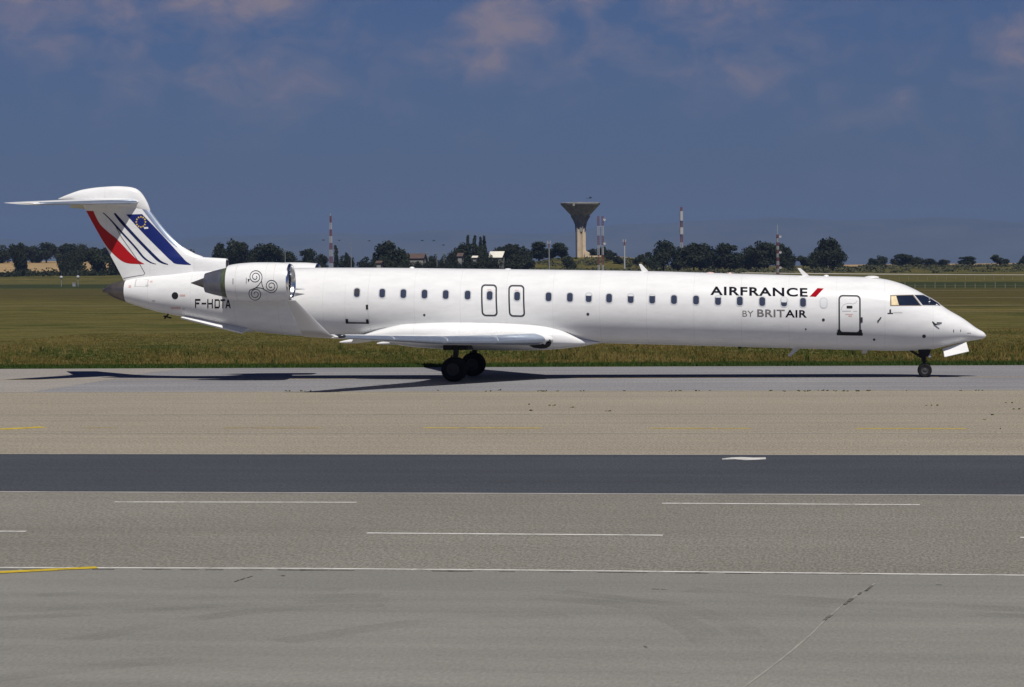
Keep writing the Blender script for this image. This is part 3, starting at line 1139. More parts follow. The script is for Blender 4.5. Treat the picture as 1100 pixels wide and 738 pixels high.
for (px, py, r) in ((455.8, 338.4, .05), (514.8, 349.2, .06), (547, 349.8, .06), (631.5, 337.5, .06), (884.5, 343.6, .06), (939, 364.8, .05), (992.6, 361.2, .075), (865.6, 353.5, .035), (181.5 + 6.5, 317.6, .15)):
    x, z = to_skin(px, py)
    part(decal('service_port', [[(x + r*math.cos(a*math.pi/6), z + r*math.sin(a*math.pi/6)) for a in range(12)]], M['outline'] if r < .14 else M['black'], FUS, off=.03 if px in (514.8, 547) else .006))
for (px, py) in ((158, 306.5), (165, 323), (197, 332)):
    x, z = to_skin(px, py)
    part(decal('service_port', [rrect(x, z, .14, .05, .02)], M['text_pale'], FUS, off=.004))
# faded panel and stencils by the tail
part(decal('tail_panel_seam', [px_rect(145.5, 300.3, 159, 300.7), px_rect(145.5, 307.6, 159, 308), px_rect(145.5, 300.5, 146, 308), px_rect(158.6, 300.5, 159, 308)], M['text_pale'], FUS, off=.004))
for q in ((161, 301.6, 164, 303.4), (193, 316.4, 199, 318.4), (184, 330, 194, 332), (138, 306.5, 141, 309)):
    part(decal('tail_stencil', [px_rect(*q)], M['pink_mark'], FUS, off=.004))
# sensors on the nose
for (p0, p1) in (((943.3, 344.8), (946.5, 340.7)),):
    a, c = to_skin(*p0), to_skin(*p1)
    part(decal('static_probe', ribbon([a, c], .045) + [rrect(a[0], a[1], .07, .07, .03)], M['outline'], FUS, off=.02))
b = MB()
x, z = to_skin(1004, 347.5)
y = skin(x, z)
b.tube([(x - .10, y + .02, z + .07), (x + .0, y - .025, z - .02), (x + .10, y - .035, z - .05), (x + .22, y - .045, z - .055)], [.04, .035, .02, .012], 8)
b.build('pitot_tube', M['black'], JET)
part(decal('pitot_tube', ribbon([to_skin(1006.0, 346.6), to_skin(1011.5, 346.9)], .035), M['outline'], FUS, off=.03))
for q in ((1024, 354, 1024.8, 357), (1031.6, 354, 1032.3, 356.5), (1039, 357.6, 1043, 358.1)):
    part(decal('nose_stencil', [px_rect(*q)], M['outline'], FUS, off=.004))
x0, z0 = to_skin(953.6, 335.4)
part(decal('nose_emblem', [rrect(x0 + .10, z0 + .03, .07, .17, .03), rrect(x0 + .10, z0 - .05, .22, .05, .02)], M['outline'], FUS, off=.004))
part(decal('nose_stencil', [rrect(x0 + .40, z0 - .02, .36, .045, .02)], M['text_pale'], FUS, off=.004))

# ---- cockpit glazing
P2 = lambda pts: [to_skin(*p) for p in pts]
side_o = P2([(955.9, 317.0), (981.0, 316.6), (990.2, 328.6), (956.2, 328.7)])
side_p = P2([(956.9, 317.7), (980.4, 317.3), (988.8, 328.0), (957.2, 328.1)])
front_o = P2([(981.6, 316.5), (992.2, 316.5), (1000.4, 320.4), (1008.0, 325.2), (1011.6, 328.7), (991.0, 328.5)])
front_p = P2([(982.4, 317.0), (991.8, 317.1), (999.6, 320.8), (1007.2, 325.4), (1009.8, 328.0), (991.2, 327.9)])
cw = part(decal('cockpit_window', ring_polys(side_o, side_p), M['frame_brown'], FUS, off=.008, cutx=.15))
part(decal('pane', [side_p], M['cockpit'], FUS, off=.006, cutx=.15), cw)
part(decal('sun_blind', [P2([(957.3, 318.0), (962.6, 317.9), (965.6, 327.8), (957.5, 327.9)])], M['curtain'], FUS, off=.008, cutx=.1), cw)
cw = part(decal('windscreen', ring_polys(front_o, front_p), M['grey_paint'], FUS, off=.008, cutx=.15))
part(decal('pane', [front_p], M['cockpit'], FUS, off=.006, cutx=.15), cw)
b = MB()
pa, pb = to_skin(1009.6, 328.4), to_skin(999.0, 321.6)
wa = Vector((pa[0], skin(*pa) - .03, pa[1]))
wb = Vector((pb[0], skin(*pb) - .03, pb[1]))
b.tube([wa, wa.lerp(wb, .5) + Vector((.02, 0, .02)), wb], .014, 6)
b.build('windscreen_wiper', M['black'], JET)

# ---- lettering


def lettering(name, text, bl, br, tl, material, surf=skin, bold=0.0, off=0.005, shear=0.0, spacing=1.0, xscale_gap=1.0):
    """text fitted between the bottom-left, bottom-right and top-left pixels"""
    cu = bpy.data.curves.new(name, 'FONT')
    cu.body = text
    cu.offset = bold
    cu.shear = shear
    cu.space_character = spacing
    cu.resolution_u = 4
    ob = bpy.data.objects.new(name, cu)
    COL.objects.link(ob)
    dg = bpy.context.evaluated_depsgraph_get()
    me = bpy.data.meshes.new_from_object(ob.evaluated_get(dg))
    bpy.data.objects.remove(ob)
    bpy.data.curves.remove(cu)
    co_ = np.array([v.co[:2] for v in me.vertices])
    lo, hi = co_.min(0), co_.max(0)
    B, R, T = (Vector(to_skin(*p, surf=surf)) for p in (bl, br, tl))
    pts = []
    for c in co_:
        u, v = (c - lo)/(hi - lo)
        q = B + (R - B)*float(u) + (T - B)*float(v)
        pts.append((q.x, q.y))
    fs = [tuple(p.vertices) for p in me.polygons]
    bpy.data.meshes.remove(me)
    return part(decal(name, [], material, FUS, surf=surf, off=off, tris=(pts, fs)), FUS)


lettering('airline_title', 'AIRFRANCE', (763.0, 317.0), (867.6, 318.9), (763.0, 307.6), M['text_navy'], bold=.028, spacing=1.12)
part(decal('red_slash', [P2([(869.6, 318.6), (876.4, 318.9), (884.9, 309.9), (878.2, 309.5)])], M['red_mark'], FUS, off=.005), FUS)
lettering('operator_title', 'BY', (797.6, 340.0), (809.4, 340.2), (797.6, 333.6), M['text_grey'])
lettering('operator_title', 'BRIT', (813.4, 340.3), (843.0, 340.8), (813.4, 332.2), M['text_grey'], bold=.022, spacing=1.06)
lettering('operator_title', 'AIR', (843.6, 340.8), (866.8, 341.2), (843.6, 332.8), M['text_navy'], bold=.022, spacing=1.06)
# registration in square block letters
REG = {'F': [(0, 0, .2, 1), (.2, .8, 1, 1), (.2, .42, .8, .6)], '-': [(0, .42, 1, .58)],
       'H': [(0, 0, .2, 1), (.8, 0, 1, 1), (.2, .42, .8, .58)],
       'D': [(0, 0, .2, 1), (.2, 0, .85, .17), (.2, .83, .85, 1), (.8, .1, 1, .9)],
       'T': [(0, .82, 1, 1), (.4, 0, .6, .82)]}
polys = []
for ch, xa, xb in (('F', 209.6, 215.4), ('-', 216.6, 221.6), ('H', 222.8, 228.8), ('D', 230.6, 236.2), ('T', 236.9, 241.8), ('A', 242.2, 248.0)):
    ya, yb = 321.4, 331.0
    g = lambda u, v: to_skin(xa + (xb - xa)*u, yb - (yb - ya)*v + .3*(xa - 230)/20)
    if ch == 'A':
        polys += [[g(0, 0), g(.22, 0), g(.60, 1), g(.40, 1)], [g(.78, 0), g(1, 0), g(.60, 1), g(.45, .85)], [g(.22, .24), g(.78, .24), g(.73, .4), g(.27, .4)]]
    else:
        for (u0, v0, u1, v1) in REG[ch]:
            polys.append([g(u0, v0), g(u1, v0), g(u1, v1), g(u0, v1)])
part(decal('registration', polys, M['text_navy'], FUS, off=.006, cut=.08), FUS)

# ---- fin
FIN_LE = pchip([3.9, 5.06, 5.254, 5.60, 7.09, 7.5], [-12.95, -12.95, -13.38, -13.98, -15.32, -15.62])
FIN_TE = pchip([3.9, 4.238, 7.127, 7.5], [-16.36, -16.53, -18.10, -18.3])


def foil(n=18, t=0.1):
    """closed symmetric aerofoil as (s along chord 0 front..1 rear, half thickness)"""
    pts = []
    for k in range(n + 1):
        s = 0.5*(1 - math.cos(math.pi*k/n))
        y = 5*t*(0.2969*math.sqrt(s) - 0.126*s - 0.3516*s*s + 0.2843*s**3 - 0.1036*s**4)
        pts.append((s, y))
    return pts


FT = foil(18, 0.10)


def fin_thick(z):
    return 0.105 if z > 5.4 else 0.105 + 0.06*(5.4 - z)


def fin_surf(x, z):
    le, te = FIN_LE(z), FIN_TE(z)
    c = le - te
    s = min(max((le - x)/c, 0.001), 1.0)
    t = fin_thick(z)
    return -c*5*t*(0.2969*math.sqrt(s) - 0.126*s - 0.3516*s*s + 0.2843*s**3 - 0.1036*s**4)


b = MB()
rings = []
for z in list(np.linspace(3.95, 5.05, 6)) + list(np.linspace(5.15, 7.5, 26)):
    le, te = FIN_LE(z), FIN_TE(z)
    c = le - te
    F = foil(18, fin_thick(z))
    r = [Vector((le - s*c, -y*c, z)) for s, y in F] + [Vector((le - s*c, y*c, z)) for s, y in F[-2:0:-1]]
    rings.append(r)
b.loft(rings)
FIN = b.build('tail_fin', M['white'], JET, angle=50)


def S3(pts):
    return [to_skin(*p, surf=fin_surf) for p in pts]


def smooth_poly(pts, k=6):
    """Catmull-Rom through (x, z) points"""
    out = []
    for i in range(len(pts) - 1):
        p0, p1, p2, p3 = (Vector(pts[max(i - 1, 0)]), Vector(pts[i]), Vector(pts[i + 1]), Vector(pts[min(i + 2, len(pts) - 1)]))
        for j in range(k):
            t = j/k
            out.append(tuple(0.5*((2*p1) + (-p0 + p2)*t + (2*p0 - 5*p1 + 4*p2 - p3)*t*t + (-p0 + 3*p1 - 3*p2 + p3)*t**3)))
    out.append(tuple(pts[-1]))
    return out


red_r = smooth_poly([(100.2, 226.6), (107, 240), (116, 249), (125.6, 256.8), (139, 271.0), (147, 278.5), (155.4, 283.7)])
red_l = smooth_poly([(155.4, 283.7), (146, 283.5), (136.6, 282.6), (129, 279.0), (119.5, 270.4), (112, 261), (104.4, 248.2), (93.6, 228.4), (93.0, 226.4)])
part(decal('red_tail_stripe', [S3(red_r + red_l[1:])], M['red'], FIN, surf=fin_surf, off=.006, cut=.12, cutx=.15), FIN)


def stripe(name, left, right, material):
    L, R = smooth_poly(left), smooth_poly(right)
    qs = [S3([L[i], L[i + 1], R[i + 1], R[i]]) for i in range(len(L) - 1)]
    part(decal(name, qs, material, FIN, surf=fin_surf, off=.006, cut=.12, cutx=.15), FIN)


stripe('thin_tail_stripe', [(110.2, 228.6), (118, 236.2), (126.6, 246.4), (143.6, 265.0), (153.0, 276.6), (161, 282.2), (167.6, 284.0)],
       [(111.4, 228.4), (120.0, 236.4), (128.6, 245.8), (145.4, 264.2), (154.8, 275.6), (162, 281.2), (167.8, 283.5)], M['navy'])
stripe('tail_stripe', [(122.0, 229.2), (128, 237.6), (135.2, 245.6), (149.6, 261.0), (166.4, 278.0), (173.2, 282.6), (180.4, 284.5)],
       [(124.0, 228.8), (131.2, 236.6), (138.6, 244.8), (152.9, 260.2), (169.4, 276.8), (175, 281.2), (180.8, 283.7)], M['navy'])
stripe('blue_tail_band', [(135.6, 230.4), (143.5, 239.2), (156.0, 252.6), (178.0, 274.6), (184, 280.0), (189.0, 283.4), (204.4, 284.6)],
       [(152.6, 230.0), (163.2, 240.8), (175.6, 254.0), (195.0, 275.4), (198.6, 279.4), (201.2, 281.6), (205.2, 284.1)], M['blue'])
stars = []
for k in range(12):
    a = 2*math.pi*k/12
    px, py = 151.4 + 4.9*math.cos(a), 238.4 + 5.5*math.sin(a)
    cx, cz = to_skin(px, py, surf=fin_surf)
    pts = []
    for q in range(10):
        rr = .052 if q % 2 == 0 else .023
        aa = math.radians(90 + 36*q)
        pts.append((cx + rr*math.cos(aa), cz + rr*math.sin(aa)))
    stars.append(pts)
part(decal('ring_of_stars', stars, M['star'], FIN, surf=fin_surf, off=.010, cut=0), FIN)
part(decal('white_tail_mark', [S3([(154.6, 244.0), (159.0, 243.8), (159.4, 245.6), (155.0, 246.0)])], M['white_plain'], FIN, surf=fin_surf, off=.010, cut=0), FIN)
part(decal('rudder_seam', ribbon(S3([(121.6, 238.5), (131.0, 255.5), (147.2, 278.5), (155.8, 293.8)]), .022) + ribbon(S3([(155.8, 293.8), (154, 295.4), (143, 297.0), (132.6, 299.0)]), .018), M['outline'], FIN, surf=fin_surf, off=.008, cut=.1), FIN)
# polished leading edge of the fin
le_q = []
zz = np.linspace(5.55, 7.2, 20)
ss = (0.003, 0.01, 0.02, 0.05, 0.10, 0.18, 0.26)
for i in range(len(zz) - 1):
    a, c = zz[i], zz[i + 1]
    for u0, u1 in zip(ss[:-1], ss[1:]):
        le_q.append([(FIN_LE(a) - u1, a), (FIN_LE(a) - u0, a), (FIN_LE(c) - u0, c), (FIN_LE(c) - u1, c)])
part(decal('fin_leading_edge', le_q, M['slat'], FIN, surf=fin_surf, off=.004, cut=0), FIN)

# dorsal air-intake fairing ahead of the fin
b = MB()
rings = []
for (x, zt_, hw) in ((-15.0, 5.0, .10), (-14.2, 5.12, .18), (-13.6, 5.14, .23), (-13.2, 5.125, .26), (-12.7, 5.09, .29), (-12.1, 5.05, .31), (-12.03, 5.035, .305)):
    r = []
    for k in range(21):
        a = math.pi*k/20
        r.append(Vector((x, hw*math.copysign(abs(math.cos(a))**0.6, math.cos(a)), 4.3 + (zt_ - 4.3)*math.sin(a)**0.6)))
    rings.append(r)
b.loft(rings)
DOR = b.build('dorsal_fairing', M['white'], JET, angle=45)
b = MB()
b.box((-12.025, 0, 4.83), (.02, .36, .28))
b.build('ram_air_inlet', M['black'], DOR)

# bullet fairing at the top of the fin
BT = pchip([-19.27, -18.9, -18.17, -17.4, -16.756, -16.3, -15.952, -15.7, -15.555, -15.40, -15.30], [7.64, 7.79, 8.01, 8.10, 8.125, 8.10, 8.03, 7.86, 7.66, 7.38, 7.10])
BB = pchip([-19.27, -18.9, -18.17, -17.4, -16.0, -15.6, -15.30], [7.60, 7.54, 7.44, 7.36, 7.14, 7.02, 7.00])
BWd = pchip([-19.27, -18.6, -17.6, -16.6, -15.9, -15.5, -15.30], [.03, .14, .23, .26, .20, .11, .04])
b = MB()
rings = []
for x in np.linspace(-19.27, -15.305, 40):
    t, bo, w = BT(x), BB(x), BWd(x)
    rings.append([Vector((x, w*math.copysign(abs(math.sin(2*math.pi*k/28))**.8, math.sin(2*math.pi*k/28)), (t + bo)/2 + (t - bo)/2*math.cos(2*math.pi*k/28))) for k in range(28)])
b.loft(rings)
b.build('fin_cap_fairing', M['white'], JET, angle=60)


# ---- wings and tailplane


def wing_rings(stations, side, n=22, camber=0.02):
    """stations: (y, x_le, z_le, chord, thickness, twist_deg)"""
    rings = []
    for (y, xl, zl, c, t, tw) in stations:
        F = foil(n, t)
        up, lo = [], []
        ca, sa = math.cos(math.radians(tw)), math.sin(math.radians(tw))
        for s, h in F:
            cm = camber*4*s*(1 - s)
            for lst, zz_ in ((up, cm + h), (lo, cm - h)):
                X, Z = -s*c, zz_*c
                lst.append(Vector((xl + X*ca + Z*sa, side*y, zl + X*sa*-1*-1 + Z*ca)))
        rings.append(up + lo[-2:0:-1])
    return rings


def interp_st(st, ys):
    out = []
    for y in ys:
        for i in range(len(st) - 1):
            a, b_ = st[i], st[i + 1]
            if a[0] <= y <= b_[0]:
                t = (y - a[0])/(b_[0] - a[0])
                out.append(tuple(p + (q - p)*t for p, q in zip(a, b_)))
                break
    return out


WST = [(0.9, 2.2, 1.60, 5.0, .125, 0.5), (1.6, 1.78, 1.635, 4.75, .125, 0.5), (4.0, 0.27, 1.69, 3.45, .140, 1.0), (7.0, -1.56, 1.775, 2.60, .15, .5), (12.4, -4.88, 2.09, 1.12, .115, -1.0)]
for side, nm in ((-1, 'near'), (1, 'far')):
    st = interp_st(WST, list(np.linspace(0.9, 12.4, 30)))
    b = MB()
    b.loft(wing_rings(st, side))
    WING = b.build('wing', M['white'], JET, angle=50)
    # bare metal slats along the leading edge
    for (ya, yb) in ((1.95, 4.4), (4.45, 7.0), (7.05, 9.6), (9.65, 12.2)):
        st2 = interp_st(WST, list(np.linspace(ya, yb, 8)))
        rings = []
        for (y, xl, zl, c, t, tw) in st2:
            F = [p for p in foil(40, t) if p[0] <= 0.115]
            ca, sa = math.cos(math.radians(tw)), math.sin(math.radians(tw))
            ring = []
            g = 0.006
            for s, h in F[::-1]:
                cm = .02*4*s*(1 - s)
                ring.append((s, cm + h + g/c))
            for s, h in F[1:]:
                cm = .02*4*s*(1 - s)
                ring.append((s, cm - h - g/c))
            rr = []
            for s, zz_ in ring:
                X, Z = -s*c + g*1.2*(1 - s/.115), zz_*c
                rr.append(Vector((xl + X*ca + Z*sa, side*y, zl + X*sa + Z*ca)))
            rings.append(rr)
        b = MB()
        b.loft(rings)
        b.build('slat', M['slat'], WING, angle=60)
    # flap track fairings
    for y in (3.6, 6.3, 9.0):
        s_ = interp_st(WST, [y])[0]
        xr = s_[1] - s_[3]
        zr = s_[2] - .02
        b = MB()
        prof = []
        for k in range(13):
            t = k/12
            x = xr + s_[3]*.42 - t*(s_[3]*.42 + .55)
            r = .11*math.sin(math.pi*(0.04 + .93*t))**.6
            prof.append([Vector((x, side*y + r*.75*math.sin(a*math.pi/6), zr + .02 - .10*t + r*.8*math.cos(a*math.pi/6))) for a in range(12)])
        b.loft(prof)
        b.build('flap_fairing', M['white'], WING, angle=60)
    # winglet
    b = MB()
    Lr = []
    for (y, xl, zl, c, cant) in ((12.38, -4.86, 2.10, 1.13, 0), (12.47, -4.99, 2.17, 1.06, 30), (12.55, -5.20, 2.38, .94, 68), (12.98, -6.17, 3.44, .33, 66)):
        F = foil(12, .085)
        ny, nz_ = math.cos(math.radians(90 - cant)), math.sin(math.radians(90 - cant))
        up = [Vector((xl - s*c, side*(y - ny*h*c), zl + nz_*h*c)) for s, h in F]
        lo = [Vector((xl - s*c, side*(y + ny*h*c), zl - nz_*h*c)) for s, h in F]
        Lr.append(up + lo[-2:0:-1])
    b.loft(Lr)
    b.build('winglet', M['winglet'], WING, angle=50)
    # tip light glass and landing light
    b = MB()
    tl = at(369, 361.2, side*12.28)
    b.lathe([(-.22, .02), (-.18, .06), (0, .075), (.18, .06), (.23, .01)], (-4.72, side*12.15, 2.105), n=14)
    b.build('tip_light', M['dark_glass'], WING)
    # tailplane
    b = MB()
    HST = [(0.0, -15.62, 7.46, 2.95, .10, 0), (.25, -15.80, 7.45, 2.80, .10, 0), (4.15, -18.72, 7.315, 1.46, .09, 0), (4.27, -18.90, 7.31, 1.28, .06, 0)]
    rings = []
    for (y, xl, zl, c, t, tw) in HST:
        F = foil(20, t)
        sa = math.tan(math.radians(2.4))
        up = [Vector((xl - s*c, side*y, zl + h*c + s*c*sa)) for s, h in F]
        lo = [Vector((xl - s*c, side*y, zl - h*c + s*c*sa)) for s, h in F]
        rings.append(up + lo[-2:0:-1])
    b.loft(rings)
    HS = b.build('horizontal_stabiliser', M['white'], JET, angle=50)
    # its polished leading edge
    rings = []
    for (y, xl, zl, c, t, tw) in interp_st(HST[1:3], list(np.linspace(.26, 4.1, 8))):
        F = [p for p in foil(44, t) if p[0] <= .09]
        sa = math.tan(math.radians(2.4))
        ring = [Vector((xl + .006 - s*c, side*y, zl + h*c + s*c*sa + .004)) for s, h in F[::-1]] + [Vector((xl + .006 - s*c, side*y, zl - h*c + s*c*sa - .004)) for s, h in F[1:]]
        rings.append(ring)
    b = MB()
    b.loft(rings)
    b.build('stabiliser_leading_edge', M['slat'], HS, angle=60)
    # ventral strake under the tail
    b = MB()
    A_ = [(-10.95, 1.86, .62), (-13.85, 2.50, .42)]
    top0 = Vector((-11.0, side*.45, 2.12)); top1 = Vector((-13.75, side*.30, 2.66))
    bot0 = Vector((-11.25, side*.80, 1.95)); bot1 = Vector((-13.9, side*.55, 2.585))
    tck = Vector((0, side*.02, .03))
    vs = []
    for p in (top0, top1, bot1, bot0):
        vs += [p + tck, p - tck]
    b.add(vs, [(0, 2, 4, 6), (1, 7, 5, 3), (0, 1, 3, 2), (2, 3, 5, 4), (4, 5, 7, 6), (6, 7, 1, 0)])
    b.build('ventral_strake', M['white'], JET, angle=20)

# wing-to-body fairing
FTOP = pchip([-6.2, -5.4, -4.2, -2.5, -1, 1.0, 2.0, 2.9, 3.6], [1.84, 2.12, 2.38, 2.44, 2.42, 2.30, 2.10, 1.70, 1.50])
FBOT = pchip([-6.2, -5.2, -4.0, -2.0, 0.5, 1.6, 2.8, 3.6], [1.70, 1.50, 1.31, 1.20, 1.16, 1.19, 1.31, 1.44])
FWID = pchip([-6.2, -5.2, -4.0, -2.0, 0.6, 1.7, 2.3, 2.9, 3.6], [1.08, 1.42, 1.58, 1.66, 1.65, 1.53, 1.28, .82, .46])
b = MB()
rings = []
for x in np.linspace(-6.2, 3.6, 60):
    t, bo, w = FTOP(x), FBOT(x), FWID(x)
    r = []
    for k in range(48):
        a = 2*math.pi*k/48
        c_, s_ = math.cos(a), math.sin(a)
        e = .72
        r.append(Vector((x, w*math.copysign(abs(s_)**e, s_), (t + bo)/2 + (t - bo)/2*math.copysign(abs(c_)**e, c_))))
    rings.append(r)
b.loft(rings)
b.build('wing_root_fairing', M['white'], JET, angle=60)

for side in (-1, 1):
    b = MB()
    rings = []
    for (x, r) in ((.72, .03), (.86, .19), (1.05, .27), (1.35, .285), (1.58, .25), (1.72, .15), (1.775, .03)):
        rings.append([Vector((x, side*(1.60 + .16*(1 if math.sin(a*math.pi/9) > 0 else 1)*abs(math.sin(a*math.pi/9))) if side*0 == 0 else 0, 1.53 + .07*(1.7 - x) + r*math.cos(a*math.pi/9))) for a in range(18)])
    b.loft(rings)
    b.build('landing_light_recess', M['black'], JET, angle=50)
    for dx in (.0, .16):
        b = MB()
        b.lathe([(-.04, .01), (-.04, .05), (.03, .06), (.03, .01)], (1.36 + dx, side*1.765, 1.50), 'Y', 14)
        b.build('landing_light', M['metal'], JET)
# ---- engines
NR = pchip([-8.66, -8.72, -8.9, -9.3, -10.1, -10.7, -11.1, -11.28], [.70, .745, .775, .805, .815, .79, .745, .71])
NZ = lambda x: 4.055 + (x + 10)*0.004


def nac_surf_for(side):
    cy = side*2.62

    def f(x, z):
        r = NR(x)
        u = min(max((z - NZ(x))/r, -.995), .995)
        return cy - r*math.sqrt(1 - u*u)
    return f


for side in (-1, 1):
    cy = side*2.62
    b = MB()
    prof = [(x, NR(x)) for x in np.linspace(-8.76, -11.28, 36)] + [(-11.26, .66), (-11.0, .64)]
    b.lathe([(p[0], p[1]) for p in prof], (0, cy, 4.05), n=56)
    ENG = b.build('engine_nacelle', M['white'], JET, angle=50)
    b = MB()
    lip = [(-8.80, .752 + .006), (-8.74, .742), (-8.69, .72), (-8.66, .69), (-8.67, .655), (-8.74, .625), (-8.85, .608)]
    b.lathe(lip, (0, cy, 4.05), n=56)
    b.build('intake_lip', M['metal'], ENG, angle=80)
    b = MB()
    b.lathe([(-8.85, .610), (-9.1, .60), (-9.6, .615), (-9.75, .615)], (0, cy, 4.05), n=48)
    b.build('intake_duct', M['metal'], ENG, angle=60)
    b = MB()
    for k in range(24):
        a0 = 2*math.pi*k/24
        vs = []
        for (r, da, dx) in ((.18, -.10, .05), (.18, .10, -.05), (.605, .10, -.11), (.605, -.06, .11)):
            a = a0 + da
            vs.append(Vector((-9.55 + dx, cy + r*math.cos(a), 4.05 + r*math.sin(a))))
        n_ = (vs[1] - vs[0]).cross(vs[3] - vs[0]).normalized()*.006
        b.add([v + n_ for v in vs] + [v - n_ for v in vs], [(0, 1, 2, 3), (7, 6, 5, 4), (0, 4, 5, 1), (1, 5, 6, 2), (2, 6, 7, 3), (3, 7, 4, 0)])
    b.lathe([(-9.72, .61), (-9.72, .01)], (0, cy, 4.05), n=24)
    b.build('fan', M['fan'], ENG, angle=30)
    b = MB()
    b.lathe([(-9.20, .005), (-9.28, .08), (-9.42, .15), (-9.58, .19), (-9.62, .0)], (0, cy, 4.05), n=24)
    b.build('spinner', M['duct'], ENG, angle=50)
    b = MB()
    b.lathe([(-11.10, .655), (-11.30, .628), (-11.50, .585), (-11.52, .50), (-11.2, .52)], (0, cy, 4.05), n=40)
    b.build('primer_ring', M['green_primer'], ENG, angle=40)
    b = MB()
    b.lathe([(-11.505, .583), (-11.62, .558), (-11.95, .48), (-12.26, .395), (-12.26, .36), (-11.9, .40), (-11.7, .40)], (0, cy, 4.05), n=40)
    b.build('exhaust_nozzle', M['nozzle'], ENG, angle=40)
    b = MB()
    b.lathe([(-11.8, .33), (-12.2, .255), (-12.24, .255), (-12.24, .24), (-12.88, .015), (-12.9, .0)], (0, cy, 4.05), n=32)
    b.build('exhaust_plug', M['dark_metal'], ENG, angle=40)
    # pylon
    b = MB()
    rings = []
    for (y, xl, c, z) in ((.7, -9.2, 3.0, 4.02), (2.05, -9.35, 2.2, 4.05)):
        F = foil(14, .13)
        rings.append([Vector((xl - s*c, side*y, z + h*c)) for s, h in F] + [Vector((xl - s*c, side*y, z - h*c)) for s, h in F[-2:0:-1]])
    b.loft(rings)
    b.build('engine_pylon', M['white'], JET, angle=50)
    if side < 0:
        nac = nac_surf_for(-1)

        def E3(pts):
            return [to_skin(*p, surf=nac) for p in pts]
        # triple spiral: px in an enlarged view, then onto the cowling
        Z = lambda q: (210 + q[0]/8.46, 275 + q[1]/8.46)
        arms = []
        cen = Vector((600, 262))
        for (sx, sy, end) in ((545, 190, 0), (688, 272, 120), (545, 345, 240)):
            base = {0: -10, 120: 80, 240: -130}[end]
            pts = []
            turns = 2.15
            K = 46
            a_end = math.radians({0: 10, 120: 100, 240: 215}[end])
            for k in range(K + 1):
                t = k/K
                r = 9 + 52*t**0.85
                a = a_end - 2*math.pi*turns*(1 - t)
                pts.append((sx + r*math.cos(a), sy + r*1.03*math.sin(a)))
            arms.append(pts)
        # tails that cross the middle and meet the next spiral
        tails = [smooth_poly([arms[0][-1], (601, 228), (606, 262), (625, 308)], 6),
                 smooth_poly([arms[1][-1], (640, 312), (600, 292), (548, 287)], 6),
                 smooth_poly([arms[2][-1], (512, 302), (548, 287), (575, 262), (600, 228)], 6)]
        polys = []
        for pl, tl_ in zip(arms, tails):
            full = E3([Z(q) for q in pl[:-1] + tl_])
            polys += ribbon(full, .030)
        part(decal('spiral_emblem', polys, M['outline'], ENG, surf=nac, off=.006, cut=0), ENG)
        for q in ([(250.0, 299.0), (250.7, 299.0), (250.7, 305.4), (250.0, 305.4)], [(264.3, 298.5), (264.9, 298.5), (264.9, 304.4), (264.3, 304.4)], [(266.0, 299.6), (268.6, 299.8), (267.0, 303.0), (266.6, 303.0)]):
            part(decal('cowl_stencil', [E3(q)], M['outline'], ENG, surf=nac, off=.006, cut=0.1), ENG)
        for xs_ in (-9.25, -10.85):
            qs = []
            zz = np.linspace(3.32, 4.78, 30)
            for i in range(29):
                qs.append([(xs_, zz[i]), (xs_ + .012, zz[i]), (xs_ + .012, zz[i + 1]), (xs_, zz[i + 1])])
            part(decal('cowl_seam', qs, M['text_pale'], ENG, surf=nac, off=.004, cut=0), ENG)
# small vane on the rear fuselage, just ahead of the intake
va, vb = at(316.5, 309.9, -1.42), at(327.5, 310.6, -1.40)
b = MB()
b.tube([va, va.lerp(vb, .4), vb], [.06, .035, .006], 10)
b.tube([va, va + Vector((-.12, .12, 0))], [.05, .05], 8)
b.build('fuselage_vane', M['grey_paint'], JET, angle=40)

# ---- landing gear


def wheel(x, y, z, r, w, name='wheel'):
    b = MB()
    prof = []
    for k in range(19):
        a = math.pi*k/18
        prof.append((-w/2*math.cos(a), r - r*.20 + r*.20*math.sin(a)**.6))
    prof = [(-w*.42, r*.52)] + prof + [(w*.42, r*.52)]
    b.lathe(prof, (x, y, z), 'Y', 36)
    for q in (-.22, 0, .22):
        pass
    o = b.build(name, M['tyre'], JET, angle=40)
    b = MB()
    b.lathe([(-w*.40, .01), (-w*.40, r*.16), (-w*.34, r*.2), (-w*.28, r*.34), (-w*.40, r*.47), (-w*.42, r*.535), (w*.42, r*.535), (w*.40, r*.47), (w*.28, r*.34), (w*.34, r*.2), (w*.40, r*.16), (w*.40, .01)], (x, y, z), 'Y', 28)
    b.build('rim', M['rim'], o, angle=30)
    return o


XM = -2.06
for side in (-1, 1):
    for dy in (-.25, .25):
        wheel(XM, side*2.50 + dy, .495, .495, .34)
    b = MB()
    b.tube([(XM + .12, side*2.50, 1.85), (XM + .05, side*2.50, .95)], .11, 14)
    b.tube([(XM + .05, side*2.50, 1.0), (XM + .0, side*2.50, .495)], .075, 14)
    b.tube([(XM, side*2.2, .495), (XM, side*2.8, .495)], .06, 12)
    b.tube([(XM + .1, side*2.50, 1.3), (XM + .05, side*1.2, 1.6)], .06, 10)
    b.tube([(XM - .08, side*2.50, 1.05), (XM - .24, side*2.50, .80), (XM - .05, side*2.50, .56)], .035, 8)
    b.tube([(XM + .15, side*2.64, 1.2), (XM + .12, side*2.64, .7), (XM + .02, side*2.64, .5)], .018, 6)
    b.build('main_gear_strut', M['strut'], JET, angle=40)
    b = MB()
    b.box((XM + .05, side*1.75, 1.37), (1.0, 1.5, .22))
    b.build('main_gear_well', M['black'], JET, angle=20)
XN = 16.69
for dy in (-.17, .17):
    wheel(XN, dy, .285, .285, .20)
b = MB()
